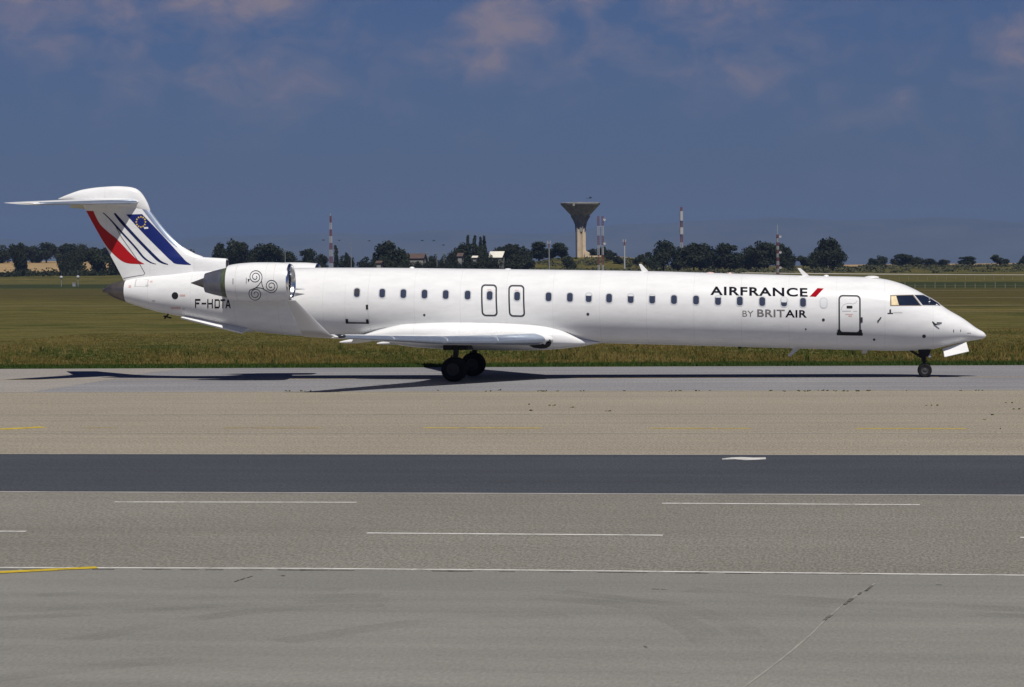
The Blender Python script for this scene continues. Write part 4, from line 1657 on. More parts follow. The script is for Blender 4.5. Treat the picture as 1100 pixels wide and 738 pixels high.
b.tube([(XN - .12, 0, 1.3), (XN - .03, 0, .62)], .085, 14)
b.tube([(XN - .03, 0, .66), (XN, 0, .285)], .055, 12)
b.tube([(XN, -.2, .285), (XN, .2, .285)], .04, 10)
b.tube([(XN - .04, 0, .75), (XN - .75, .0, 1.2)], .05, 8)
b.tube([(XN + .03, 0, .70), (XN + .20, 0, .52), (XN + .05, 0, .33)], .03, 8)
b.box((XN + .08, 0, .92), (.22, .34, .18))
b.tube([(XN + .02, -.12, .82), (XN + .02, -.12, .60)], .03, 8)
b.tube([(XN + .02, .12, .82), (XN + .02, .12, .60)], .03, 8)
b.build('nose_gear_strut', M['strut'], JET, angle=40)
b = MB()
b.lathe([(.0, .0), (0, .07), (-.1, .085), (-.14, .03)], (XN + .25, -.11, .86), n=14)
b.lathe([(.0, .0), (0, .07), (-.1, .085), (-.14, .03)], (XN + .25, .11, .86), n=14)
b.build('taxi_light', M['metal'], JET)
for side in (-1, 1):
    # forward nose gear doors, hanging open and splayed
    c4 = [(17.42, side*.30, 1.14), (17.46, side*.62, .825), (18.42, side*.60, 1.045), (18.33, side*.34, 1.40)]
    th = Vector((0, side*.022, .012))
    b = MB()
    vs = [Vector(p) + th for p in c4] + [Vector(p) - th for p in c4]
    b.add(vs, [(0, 1, 2, 3), (7, 6, 5, 4), (0, 4, 5, 1), (1, 5, 6, 2), (2, 6, 7, 3), (3, 7, 4, 0)])
    b.build('nose_gear_door', M['white_plain'], JET, angle=20)
    b = MB()
    c4 = [(16.42, side*.28, 1.12), (16.46, side*.32, .90), (16.86, side*.32, .90), (16.95, side*.28, 1.12)]
    th = Vector((0, side*.015, 0))
    vs = [Vector(p) + th for p in c4] + [Vector(p) - th for p in c4]
    b.add(vs, [(0, 1, 2, 3), (7, 6, 5, 4), (0, 4, 5, 1), (1, 5, 6, 2), (2, 6, 7, 3), (3, 7, 4, 0)])
    b.build('nose_gear_door', M['strut'], JET, angle=20)

# ---- aerials


def blade_aerial(name, base0, base1, tip0, tip1, material, th=.035):
    b = MB()
    vs = []
    for (p, t) in ((base0, th), (base1, th), (tip1, th*.4), (tip0, th*.4)):
        vs += [Vector((p[0], -t, p[1])), Vector((p[0], t, p[1]))]
    mid = lambda a, c: ((a[0] + c[0])/2, (a[1] + c[1])/2)
    b.add(vs, [(0, 2, 4, 6), (7, 5, 3, 1), (0, 1, 3, 2), (2, 3, 5, 4), (4, 5, 7, 6), (6, 7, 1, 0)])
    b.build(name, material, JET, angle=20)


blade_aerial('top_aerial', (5.34, 4.30), (5.66, 4.28), (5.20, 4.655), (5.30, 4.66), M['white_plain'])
blade_aerial('top_aerial', (11.86, 4.09), (12.14, 4.08), (11.63, 4.43), (11.74, 4.435), M['white_plain'])
blade_aerial('belly_aerial', (11.45, 1.20), (11.72, 1.19), (11.20, .865), (11.34, .86), M['grey_paint'])
blade_aerial('belly_aerial', (14.22, 1.12), (14.45, 1.12), (14.20, .965), (14.35, .965), M['grey_paint'])
blade_aerial('belly_aerial', (9.20, 1.28), (9.38, 1.27), (9.22, 1.19), (9.34, 1.19), M['black'])
for (x, l, hgt, dk) in ((12.78, .20, .05, 0), (14.60, .55, .06, 0), (8.9, .14, .04, 1), (8.1, .30, .03, 1), (-4.2, .2, .05, 0), (-.2, .25, .03, 0)):
    b = MB()
    zt = zt_f(x)
    b.lathe([(-.03, l*.55), (hgt*.5, l*.5), (hgt, l*.25), (hgt + .005, .005)], (x, 0, zt), 'Z', 18)
    b.build('top_bump', M['pink_mark'] if dk else M['white_plain'], JET, angle=60)
# tail skid / drain mast
b = MB()
b.tube([(-14.55, -.02, 2.78), (-14.75, -.02, 2.55)], .035, 8)
b.box((-14.62, 0, 2.62), (.34, .05, .06), Matrix.Rotation(.25, 3, 'Y'))
b.build('drain_mast', M['black'], JET)

# ================================================================== far side of the field
def spot(px, D):
    """a place on the terrain in the direction of a pixel column, D metres out"""
    p = far(px, 286, D)
    return Vector((p.x, p.y, terrain(p.x, p.y)))


def height_to(px, py, D):
    return far(px, py, D).z


# ---- trees


def tree_meshes(seed, kind):
    """unit tree: 1 m tall; returns (crown mesh, trunk mesh); leaf clumps are small crossed faces through the crown's volume"""
    rg = np.random.default_rng(seed)
    lobes = []
    if kind == 'round':
        for k in range(11):
            a = rg.uniform(0, 6.28)
            r = rg.uniform(0.0, 0.30)
            z = rg.uniform(0.24, 0.84)
            s = rg.uniform(.13, .23)*(1.15 - 0.5*abs(z - .5))
            lobes.append((r*math.cos(a)*1.05, r*math.sin(a)*1.05, z, s*1.2, s*1.2, s*.9))
        lobes.append((0, 0, .5, .28, .28, .34))
        lobes.append((0.04, 0, .84, .15, .15, .15))
        n = 3300
    elif kind == 'bushy':
        for k in range(12):
            a = rg.uniform(0, 6.28)
            r = rg.uniform(0.05, 0.42)
            z = rg.uniform(0.10, 0.72)
            s = rg.uniform(.15, .25)
            lobes.append((r*math.cos(a), r*math.sin(a), z, s*1.2, s*1.2, s))
        lobes.append((0, 0, .35, .40, .40, .36))
        lobes.append((rg.uniform(-.15, .15), 0, .8, .16, .16, .19))
        n = 3300
    elif kind == 'slim':
        for k in range(9):
            z = .12 + .82*k/8
            s = .085*(1.25 - abs(z - .45))
            lobes.append((rg.uniform(-.02, .02), rg.uniform(-.02, .02), z, s, s, .11))
        n = 1000
    else:                                            # loose
        for k in range(9):
            a = rg.uniform(0, 6.28)
            r = rg.uniform(0.12, 0.34)
            z = rg.uniform(0.30, 0.88)
            s = rg.uniform(.10, .17)
            lobes.append((r*math.cos(a), r*math.sin(a), z, s*1.15, s*1.15, s*.85))
        lobes.append((0, 0, .5, .2, .2, .3))
        n = 2000
    wts = np.array([l[3]*l[4]*l[5] for l in lobes])**(2/3)
    wts /= wts.sum()
    vs, fs = [], []
    pick = rg.choice(len(lobes), n, p=wts)
    size0 = .036 if kind != 'slim' else .026
    for i in range(n):
        l = lobes[pick[i]]
        d = rg.normal(size=3)
        d /= np.linalg.norm(d)
        rad = rg.uniform(.45, 1.05)
        c = np.array(l[:3]) + d*np.array(l[3:])*rad
        if c[2] < .03:
            c[2] = rg.uniform(.03, .1)
        nrm = d*.8 + rg.normal(size=3)*.7 + np.array([0, 0, .35])
        nrm /= np.linalg.norm(nrm)
        t = np.cross(nrm, rg.normal(size=3))
        t /= np.linalg.norm(t)
        bta = np.cross(nrm, t)
        s = size0*rg.uniform(.6, 1.5)
        b0 = len(vs)
        q = rg.uniform(.6, 1.0)
        vs += [c - t*s, c - bta*s*q, c + t*s*.9, c + bta*s*q]
        fs.append((b0, b0 + 1, b0 + 2, b0 + 3))
    crown = mesh_py('crown', vs, fs)
    b = MB()
    ht = .62 if kind != 'slim' else .8
    b.tube([(0, 0, -.06), (.01, 0, .2), (0, .01, ht)], [.034, .026, .008] if kind != 'slim' else [.016, .012, .004], 8)
    for k in range(6):
        a = k*1.05 + .3
        z = .2 + .06*k
        L = .24 if kind != 'slim' else .04
        b.tube([(0, 0, z), (L*.5*math.cos(a), L*.5*math.sin(a), z + .10), (L*math.cos(a), L*math.sin(a), z + .22)], [.014, .009, .003], 5)
    trunk = mesh_py('trunk', b.v, b.f)
    return crown, trunk


VAR = {}
for kind, cnt, mname in (('round', 5, 'leaf'), ('bushy', 5, 'leaf'), ('slim', 2, 'leaf'), ('loose', 3, 'leaf_light')):
    for k in range(cnt):
        c, t = tree_meshes(100 + 17*k + len(kind)*31, kind)
        c.materials.append(M[mname])
        t.materials.append(M['bark'])
        VAR[(kind, k)] = (c, t)


TREE_GROUPS = {'hill': 'trees along the crest of the wheat hill', 'left': 'trees in front of the wheat field', 'wood': 'trees rising behind the rear fuselage',
               'village': 'trees around the village roofs', 'grove': 'tall trees of the dark grove', 'edge': 'low trees on the far right skyline', 'mound': 'trees beside the water tower'}
TREE_N = {}


def tree(px, ytop, wpx, D, kind, grp, label, base=None, k=None):
    p = spot(px, D)
    H = height_to(px, ytop, D) - p.z
    Wm = wpx*D/FPX
    natural = {'round': .92, 'bushy': 1.08, 'slim': .22, 'loose': .86}[kind]
    kk = TREE_N.get(kind, 0)
    TREE_N[kind] = kk + 1
    nvar = {'round': 5, 'bushy': 5, 'slim': 2, 'loose': 3}[kind]
    crown, trunk = VAR[(kind, (kk if k is None else k) % nvar)]
    name = {'round': 'broadleaf_tree', 'bushy': 'bushy_tree', 'slim': 'poplar_tree', 'loose': 'open_crowned_tree'}[kind]
    r = empty(name, p, label, 'tree', TREE_GROUPS[grp])
    r.rotation_euler = (0, 0, random.uniform(0, 6.28))
    s = 1.14*Wm/natural if kind != 'slim' else Wm/natural
    r.scale = (s, s, H)
    for me, nm in ((crown, 'crown'), (trunk, 'trunk')):
        o = bpy.data.objects.new(nm, me)
        COL.objects.link(o)
        o.parent = r
    return r


# crest of the wheat hill
for px, yt, w, k, lb in ((3, 262.5, 24, 'bushy', 'dark tree on the hill crest at the very left edge of the view'),
                         (22, 260.5, 22, 'round', 'second dark tree on the hill crest, behind the tall tree standing in the wheat'),
                         (38, 263, 20, 'bushy', 'low dark tree on the hill crest just right of the tall field tree'),
                         (50, 260.8, 24, 'round', 'broad domed tree in the middle of the hill crest above the wheat'),
                         (62, 262, 15, 'loose', 'thin pale crowned tree on the hill crest beside the broad dome'),
                         (73, 261.5, 19, 'round', 'rounded tree on the hill crest left of the highest crest tree'),
                         (88, 260.6, 19, 'bushy', 'peaked tree on the hill crest, second to the left of the tail fin'),
                         (101, 264.5, 22, 'bushy', 'dark tree on the hill crest just left of the red tail stripe'),
                         (116, 266, 22, 'round', 'dark crest tree half hidden by the tail fin')):
    tree(px, yt, w, 1500, k, 'hill', lb)
for px, yt, w, k, lb in ((23, 259.5, 19, 'bushy', 'tall dark tree standing alone in front of the left wheat patch'),
                         (69, 271.5, 14, 'bushy', 'small dark tree in front of the wheat, left of a pair near the tail'),
                         (81, 268, 17, 'bushy', 'dark leafy tree in front of the wheat, right of the small one'),
                         (106, 267.5, 24, 'round', 'large dark tree in front of the wheat just left of the tail fin'),
                         (123, 273, 18, 'bushy', 'dark tree in front of the wheat with its foot hidden by the tail cone')):
    tree(px, yt, w, 1160, k, 'left', lb)
# wood behind the rear fuselage
WOODL = 'dark {} of the rear wood {}'
for px, yt, w, D, k, what, where in (
        (170, 268, 22, 1200, 'bushy', 'low tree', 'showing through the foot of the tail fin'),
        (206, 267, 22, 1210, 'bushy', 'low bushy tree', 'just right of the blue tail band'),
        (235, 259.5, 23, 1180, 'round', 'round tree', 'left of the two highest ones'),
        (256, 258.3, 23, 1180, 'round', 'round tree', 'the highest one above the engine'),
        (246, 264, 20, 1250, 'bushy', 'bush', 'filling the gap between the two round ones'),
        (275, 263.5, 24, 1190, 'bushy', 'tree', 'left half of the broad clump above the intake'),
        (290, 261.4, 26, 1185, 'round', 'tree', 'right half of the broad clump above the intake'),
        (310, 268.2, 26, 1190, 'bushy', 'low tree', 'under the white lamp above the intake'),
        (331, 267.5, 20, 1200, 'round', 'tree', 'just left of the lattice mast'),
        (345, 271.5, 16, 1180, 'bushy', 'bush', 'at the foot of the lattice mast'),
        (373, 272, 18, 1180, 'bushy', 'bush', 'between the lattice mast and the thin lamp post'),
        (393, 275, 22, 1170, 'bushy', 'low bush', 'right of the thin lamp post')):
    tree(px, yt, w, D, k, 'wood', WOODL.format(what, where))
for px, yt, w, lb in ((361, 264.5, 6, 'slim dark cypress just right of the leftmost lattice mast'), (372.5, 271.5, 5, 'short slim cypress beside the thin lamp post'),
                      (402, 272, 5, 'short slim cypress left of the big village tree')):
    tree(px, yt, w, 1160, 'slim', 'wood', lb)
# village
for px, yt, w, D, k, lb in (
        (421, 258.8, 30, 1130, 'round', 'big leafy tree standing left of the red tiled house'),
        (433, 268, 16, 1125, 'bushy', 'bushy tree at the right foot of the big village tree'),
        (411, 272, 16, 1125, 'bushy', 'bushy tree at the left foot of the big village tree'),
        (455, 274.5, 16, 1200, 'bushy', 'low hedge tree behind the red tiled house'),
        (468, 272.5, 14, 1200, 'bushy', 'low hedge tree between the thin village lamp posts'),
        (477, 272.5, 12, 1200, 'bushy', 'low hedge tree right of the thin village lamp posts'),
        (486, 268, 15, 1180, 'bushy', 'dark tree left of the poplar clump'),
        (498, 259.8, 22, 1190, 'round', 'tall round tree in front of the four poplars'),
        (512, 262.5, 20, 1185, 'round', 'dark tree under the rightmost poplars'),
        (523, 268, 16, 1120, 'bushy', 'dark bush in front of the white shed, left of it'),
        (538, 263.5, 22, 1180, 'bushy', 'wide dark tree directly right of the white shed roof'),
        (550, 262, 22, 1170, 'round', 'wide dark tree in the middle of the village row'),
        (562, 263, 22, 1165, 'bushy', 'wide dark tree near the right end of the village row'),
        (556, 274, 26, 1110, 'bushy', 'low dark bush spreading in front of the village row'),
        (579, 259.8, 26, 1210, 'round', 'dark domed tree left of the pole on the mound'),
        (592, 266, 14, 1220, 'bushy', 'small dark tree right behind the pole on the mound')):
    tree(px, yt, w, D, k, 'village', lb)
for px, yt, w, lb in ((502.5, 253, 5.5, 'first poplar from the left rising above the round tree'), (510, 254, 6, 'second poplar from the left, a little apart'),
                      (516, 254.8, 5.5, 'third poplar from the left, touching the last'), (520.3, 254.4, 6, 'rightmost of the four poplars')):
    tree(px, yt, w, 1200, 'slim', 'village', lb)
for px, yt, w, D, k, lb in (
        (604, 260.5, 19, 1215, 'round', 'round dark tree just left of the water tower'),
        (611, 273.5, 13, 1130, 'bushy', 'dark bush in front of the mound left of the tower'),
        (637, 266.5, 12, 1260, 'bushy', 'small dark tree behind the twin mast, right of the tower'),
        (649, 264, 13, 1250, 'bushy', 'dark tree right of the twin mast'),
        (656, 270, 14, 1200, 'round', 'sloping dark tree at the right end of the mound'),
        (664, 274.5, 14, 1180, 'bushy', 'low dark bush left of the short white pole'),
        (685, 273, 9, 1160, 'loose', 'ragged small tree right of the short white pole'),
        (692, 271.5, 9, 1170, 'loose', 'ragged small tree touching the dark grove')):
    tree(px, yt, w, D, k, 'mound', lb)
for px, yt, w, D, lb in ((437, 278.8, 14, 1085, 'low bush hiding the left foot of the red tiled house'), (449, 279.4, 14, 1085, 'low bush hiding the right foot of the red tiled house'),
                         (462, 279.2, 16, 1080, 'low bush at the feet of the short lamp posts, left one'), (474, 279.0, 16, 1080, 'low bush at the feet of the short lamp posts, right one'),
                         (490, 278.2, 16, 1085, 'low bush in front of the narrow red roofed house'), (504, 278.4, 16, 1085, 'low bush below the two left poplars'),
                         (517, 276.2, 17, 1085, 'low bush left of the white shed wall'), (532, 276.6, 19, 1085, 'low bush right in front of the white shed wall'), (424, 279, 18, 1080, 'low bush at the foot of the big village tree')):
    tree(px, yt, w, D, 'bushy', 'village', lb)
# the dark grove on the right
for px, yt, w, D, k, lb in (
        (713, 258.6, 27, 1150, 'round', 'tall dark tree at the left end of the grove'),
        (704, 266, 20, 1145, 'bushy', 'bushy tree at the left foot of the grove'),
        (729, 264.5, 24, 1155, 'bushy', 'dark tree below the red and white mast in the grove'),
        (745, 261, 28, 1150, 'round', 'domed dark tree right of the mast in the grove'),
        (763, 262.5, 26, 1150, 'bushy', 'dark tree in the middle of the grove'),
        (779, 261.6, 28, 1145, 'round', 'domed dark tree beside the notch in the grove'),
        (791, 270, 18, 1150, 'bushy', 'low tree filling the notch in the grove'),
        (806, 262.5, 24, 1150, 'bushy', 'dark tree just right of the notch in the grove'),
        (820, 258.8, 28, 1145, 'round', 'highest dark tree left of the antenna mast'),
        (839, 260.5, 28, 1145, 'round', 'dark tree directly behind the antenna mast'),
        (848, 268, 16, 1140, 'bushy', 'sloping tree at the right end of the grove'),
        (863, 272, 14, 1160, 'loose', 'thin pale tree in the gap right of the grove'),
        (888, 256.2, 34, 1130, 'round', 'big lone round tree right of the grove'),
        (877, 268, 18, 1125, 'bushy', 'bushy tree at the left foot of the big lone tree'),
        (900, 267, 16, 1125, 'bushy', 'bushy tree at the right foot of the big lone tree')):
    tree(px, yt, w, D, k, 'grove', lb)
for px, yt, w, D, k, lb in (
        (936, 276.5, 10, 1300, 'bushy', 'tiny bush on the right skyline, first right of the big lone tree'),
        (944, 273.8, 15, 1300, 'bushy', 'small tree on the right skyline beside the tiny bush'),
        (963, 276, 14, 1320, 'bushy', 'low tree on the right skyline, left of a domed pair'),
        (973, 272.6, 20, 1320, 'round', 'domed tree on the right skyline above the cockpit'),
        (985, 275.5, 18, 1320, 'bushy', 'low tree on the right skyline right of the domed one'),
        (999, 277, 18, 1320, 'bushy', 'low flat tree on the right skyline behind the cockpit glass'),
        (1013, 278.2, 16, 1310, 'bushy', 'low flat tree on the right skyline above the nose'),
        (1040, 275.5, 24, 1320, 'round', 'wide domed tree on the right skyline beyond the nose tip'),
        (1071, 272.8, 14, 1320, 'loose', 'pointed tree on the right skyline near the edge of the view'),
        (1077, 277, 12, 1320, 'bushy', 'low bush on the right skyline beside the pointed tree'),
        (1100, 274, 13, 1320, 'bushy', 'tree cut off by the right edge of the view')):
    tree(px, yt, w, D, k, 'edge', lb)


# ---- scrub and hedges: low growth nobody could count


def scrub(name, lines, n, hmin, hmax, size, seed, material):
    """leaf clumps heaped over strips; lines: (px_a, D_a, px_b, D_b, depth)"""
    rg = np.random.default_rng(seed)
    vs, fs = [], []
    tot = sum(abs(l[2] - l[0]) for l in lines)
    for l in lines:
        m = int(n*abs(l[2] - l[0])/tot)
        heaps = [(rg.uniform(0, 1), rg.uniform(0, 1), rg.uniform(hmin, hmax), rg.uniform(1.5, 4.5)) for _ in range(max(6, int(abs(l[2] - l[0])/2.2)))]
        for i in range(m):
            t0, dd, hh, rr = heaps[rg.integers(len(heaps))]
            px = l[0] + (l[2] - l[0])*t0
            D = l[1] + (l[3] - l[1])*t0 + l[4]*dd
            p = spot(px, D)
            a, r = rg.uniform(0, 6.28), rr*math.sqrt(rg.uniform(0, 1))
            z = hh*math.sqrt(max(0, 1 - (r/rr)**2))*rg.uniform(.25, 1.05)
            c = np.array([p.x + r*math.cos(a), p.y + r*math.sin(a), p.z + z])
            nrm = rg.normal(size=3) + np.array([0, -.3, .6])
            nrm /= np.linalg.norm(nrm)
            t = np.cross(nrm, rg.normal(size=3)); t /= np.linalg.norm(t)
            bt = np.cross(nrm, t)
            s = size*rg.uniform(.6, 1.4)
            b0 = len(vs)
            vs += [c - t*s, c - bt*s, c + t*s, c + bt*s]
            fs.append((b0, b0 + 1, b0 + 2, b0 + 3))
    tag(link(name, mesh_py(name, vs, fs), material, None, False), kind='stuff')


scrub('scrub', [(-30, 1165, 190, 1165, 20), (380, 1100, 700, 1100, 40), (690, 1085, 940, 1085, 50)], 11000, .8, 2.4, .42, 5, M['scrub'])
scrub('scrub', [(880, 1060, 1140, 1030, 190), (925, 1240, 1140, 1240, 70), (560, 1165, 720, 1165, 50)], 10000, .5, 1.5, .38, 8, M['scrub'])
scrub('hedge', [(-40, 1150, 140, 1150, 14), (180, 1130, 480, 1130, 60)], 9000, 1.6, 4.2, .45, 6, M['leaf'])


# ---- long grass beside the taxiway: blades in one object


def grass_verge():
    rg = np.random.default_rng(11)
    vs, fs, tone = [], [], []

    def clump(x, y, h, tn, m):
        for _ in range(m):
            bx, by = x + rg.normal()*.06, y + rg.normal()*.06
            a = rg.uniform(0, 3.14)
            w = rg.uniform(.012, .028)
            lean = rg.normal(size=2)*.22*h
            hh = h*rg.uniform(.6, 1.15)
            b0 = len(vs)
            dx, dy = w*math.cos(a), w*math.sin(a)
            vs.extend([(bx - dx, by - dy, -.01), (bx + dx, by + dy, -.01), (bx + lean[0]*.5 + dx*.8, by + lean[1]*.5 + dy*.8, hh*.6), (bx + lean[0]*.5 - dx*.8, by + lean[1]*.5 - dy*.8, hh*.6), (bx + lean[0], by + lean[1], hh)])
            fs.extend([(b0, b0 + 1, b0 + 2, b0 + 3), (b0 + 3, b0 + 2, b0 + 4)])
            t = min(1, max(0, tn + rg.normal()*.07))
            tone.extend([t]*5)
    # patches of drier and greener growth
    ph = rg.uniform(0, 6.28, 8)

    def patch(x, y):
        return .5 + .22*math.sin(x*.31 + ph[0] + .5*math.sin(y*.22)) + .18*math.sin(x*.83 + y*.4 + ph[1]) + .12*math.sin(x*2.1 - y*.9 + ph[2]) + .10*math.sin(y*.55 + ph[3])
    n = 34000
    for _ in range(n):
        y = 13.4 + 62*rg.uniform(0, 1)**1.7
        x = rg.uniform(-42, 29)
        p = patch(x, y)
        near = 1 - sstep(14.0, 16.5, y)
        tn = (.32 + .62*p - .20*sstep(19, 27, y) + .10*sstep(33, 44, y))*(1 - near) + .08*near
        h = (.09 + .13*p*rg.uniform(.4, 1.2))*(1 - .55*sstep(22, 60, y))*(1 - near) + .12*near
        clump(x, y, h, tn, 4)
    for _ in range(6500):                           # short green strip at the kerbless edge
        y = Y_GRASS + abs(rg.normal())*1.3 - .02
        x = rg.uniform(-34, 27)
        clump(x, y, .10 + .06*rg.uniform(), .04, 4)
    for _ in range(140):                            # isolated tall weeds
        y, x = 14 + 24*rg.uniform(), rg.uniform(-34, 27)
        clump(x, y, rg.uniform(.3, .5), rg.choice([.12, .2, .8]), 9)
    me = mesh_py('grass_blades', vs, fs)
    at_ = me.attributes.new('tone', 'FLOAT', 'POINT')
    at_.data.foreach_set('value', np.array(tone, np.float32))
    tag(link('grass', me, M['blade'], None, False), kind='stuff')


grass_verge()


def seam_weeds():
    """small weeds and crumbs along the shoulder's edge"""
    rg = np.random.default_rng(21)
    vs, fs, tone = [], [], []
    spots = [(x, 420.2 + rg.normal()*.4) for x in np.concatenate([rg.uniform(470, 1060, 34), rg.uniform(300, 360, 4), rg.uniform(840, 940, 10)])]
    spots += [(566, 435), (571, 441.5), (1056, 450.8), (1064, 446), (1087, 433), (1079, 461), (1094, 440), (596, 436), (614, 438), (1000, 436), (655, 442)]
    for px, py in spots:
        c = on_ground(px, py)
        for _ in range(rg.integers(1, 4)):
            a, r = rg.uniform(0, 6.28), abs(rg.normal())*.06
            x, y = c.x + r*math.cos(a)*2.0, c.y + r*math.sin(a)*.7
            h = rg.uniform(.02, .06)
            s = rg.uniform(.02, .045)
            b0 = len(vs)
            vs.extend([(x - s, y, .004), (x + s, y + .02, .004), (x + s*.6, y + .03, h), (x - s*.7, y - .02, h*.8)])
            fs.append((b0, b0 + 1, b0 + 2, b0 + 3))
            tone.extend([rg.uniform(.05, .5)]*4)
    me = mesh_py('weeds', vs, fs)
    at_ = me.attributes.new('tone', 'FLOAT', 'POINT')
    at_.data.foreach_set('value', np.array(tone, np.float32))
    tag(link('weeds', me, M['blade'], None, False), kind='stuff')


seam_weeds()

# ---- water tower


def water_tower():
    D = 1230.0
    base = spot(624, D)
    k = D/FPX
    root = empty('water_tower', base, 'tall flared concrete water tower with cream shaft on the grassy mound', 'water tower')
    Z = lambda py: height_to(624, py, D)
    z0 = base.z
    zs0, zs1 = z0 - .6, Z(246.5)
    r0 = 5.1*k
    # cream shaft: a core with four broad ribs
    b = MB()
    b.lathe([(zs0, r0*.62), (zs1, r0*.62)], (base.x, base.y, 0), 'Z', 16)
    b.build('shaft_core', M['concrete'], root, angle=30)
    for q in range(6):
        a = q*math.pi/3 + .25
        b = MB()
        c, s = math.cos(a), math.sin(a)
        R = Matrix.Rotation(a, 3, 'Z')
        b.box((base.x + c*r0*.72, base.y + s*r0*.72, (zs0 + zs1)/2), (r0*.62, r0*.55, zs1 - zs0), R)
        b.build('shaft_rib', M['cream'], root, angle=20)
    # flared upper stem
    b = MB()
    prof = []
    for (py, r) in ((249, 4.9), (244, 5.2), (239, 6.2), (235, 7.9), (232, 9.8)):
        prof.append((Z(py), r*k))
    b.lathe(prof, (base.x, base.y, 0), 'Z', 12)
    b.build('flared_stem', M['concrete'], root, angle=20)
    for q in range(12):
        a = 2*math.pi*q/12
        b = MB()
        pts = [(base.x + math.cos(a)*r, base.y + math.sin(a)*r, z) for z, r in prof]
        b.tube(pts, [.35, .35, .4, .45, .5], 6)
        b.build('stem_rib', M['concrete'], root, angle=30)
    b = MB()
    b.lathe([(Z(232.2), 9.9*k), (Z(231.4), 10.2*k), (Z(219.8), 21.2*k), (Z(218.2), 21.6*k), (Z(217.8), 21.2*k), (Z(217.8), 20.4*k), (Z(218.2), 20.2*k), (Z(217.2), 4*k), (Z(217.0), .1)], (base.x, base.y, 0), 'Z', 24)
    b.build('tank_bowl', M['concrete'], root, angle=15)
    b = MB()
    p = (base.x - 4.8*k, base.y - 20.5*k)
    b.box((p[0], p[1], Z(219.6)), (1.0, .6, 1.9))
    b.build('pale_hatch', M['house_white'], root, angle=20)
    b = MB()
    b.tube([(base.x - 3.2*k, base.y - r0*1.08, zs0), (base.x - 3.2*k, base.y - r0*1.08, Z(243))], .22, 6)
    b.build('rainwater_pipe', M['concrete'], root)
    # low annex with a pitched roof at the foot
    x0, x1, z1 = base.x + 5.0*k, base.x + 9.6*k, Z(270.2)
    b = MB()
    ya, yb = base.y - 3.2, base.y + 2.2
    b.add([(x0, ya, z0 - .6), (x1, ya, z0 - .6), (x1, yb, z0 - .6), (x0, yb, z0 - .6), (x0, ya, z1 + .3), (x1, ya, z1 - .8), (x1, yb, z1 - .8), (x0, yb, z1 + .3)],
          [(0, 1, 5, 4), (1, 2, 6, 5), (2, 3, 7, 6), (3, 0, 4, 7), (4, 5, 6, 7)])
    b.build('annex', M['cream'], root, angle=20)
    b = MB()
    b.box((base.x + 16*k, base.y - 1, spot(640, D).z + .1), (13*k, .3, 1.0))
    b.build('annex_wall', M['cream'], root, angle=20)


water_tower()


# ---- masts and poles


def lattice_mast(px, ytop, ybase, D, wpx, bands, name, label, cat, taper=.55, legs=3, group=None, start_red=True):
    base = spot(px, D)
    top = height_to(px, ytop, D)
    root = empty(name, base, label, cat, group)
    w = wpx*D/FPX
    H = top - base.z
    for i in range(bands):
        t0, t1 = i/bands, (i + 1)/bands
        b = MB()
        red = ((bands - 1 - i) % 2 == 0) == start_red

        def c(q, t):
            a = 2*math.pi*q/legs + .5
            r = w/2*(1 - (1 - taper)*t)
            return Vector((base.x + r*math.cos(a), base.y + r*math.sin(a), base.z + H*t))
        th = .045 + .012*w
        for q in range(legs):
            b.tube([c(q, t0), c(q, t1)], th*1.3, 6)
            m = 3
            for j in range(m):
                ta, tb = t0 + (t1 - t0)*j/m, t0 + (t1 - t0)*(j + 1)/m
                b.tube([c(q, ta), c((q + 1) % legs, tb)], th*.75, 5)
                b.tube([c((q + 1) % legs, ta), c(q, tb)], th*.75, 5)
                b.tube([c(q, tb), c((q + 1) % legs, tb)], th*.7, 5)
        b.build('mast_section', M['mast_red'] if red else M['mast_white'], root, angle=30)
    return root, base, H, w


def dish(root, p, r):
    b = MB()
    b.lathe([(0, .02), (-.05, r*.5), (-.22*r, r*.92), (-.3*r, r), (-.34*r, r), (-.12, r*.5), (-.07, .02)], p, 'Y', 18)
    b.build('dish_aerial', M['mast_white'], root, angle=50)


MG = 'red and white lattice masts'
r_, base, H, w = lattice_mast(355.7, 232, 281, 1120, 4.6, 9, 'lattice_mast', 'red and white lattice mast above the engine intake, tapering to a white tip', 'mast', .38, 4, MG)
b = MB()
b.tube([(base.x, base.y, base.z + H), (base.x, base.y, height_to(355.7, 228.8, 1120))], .12, 6)
b.build('mast_tip', M['mast_white'], r_)
# twin mast beside the water tower
D = 1090
base = spot(645.3, D)
root = empty('twin_mast', base, 'tall twin column red and white mast right of the water tower', 'mast', MG)
top = height_to(645.3, 232.2, D)
for dx in (-2.2, 2.4):
    X = base.x + dx*D/FPX
    nb = 6
    for i in range(nb):
        za, zb = base.z + (top - base.z)*i/nb, base.z + (top - base.z)*(i + 1)/nb
        b = MB()
        for (ex, ey) in ((-.32, -.32), (.32, -.32), (.32, .32), (-.32, .32)):
            b.tube([(X + ex, base.y + ey, za), (X + ex, base.y + ey, zb)], .09, 6)
        for j in range(4):
            z = za + (zb - za)*j/4
            z2 = za + (zb - za)*(j + 1)/4
            b.tube([(X - .32, base.y - .32, z), (X + .32, base.y - .32, z2)], .07, 5)
            b.tube([(X - .32, base.y + .32, z2), (X + .32, base.y + .32, z)], .07, 5)
            b.tube([(X - .32, base.y - .32, z2), (X - .32, base.y + .32, z)], .07, 5)
        b.build('mast_section', M['mast_red'] if (nb - 1 - i) % 2 == 0 else M['mast_white'], root, angle=30)
b = MB()
for t in (.18, .5, .82):
    z = base.z + (top - base.z)*t
    b.tube([(base.x - 2.2*D/FPX, base.y, z), (base.x + 2.4*D/FPX, base.y, z)], .09, 6)
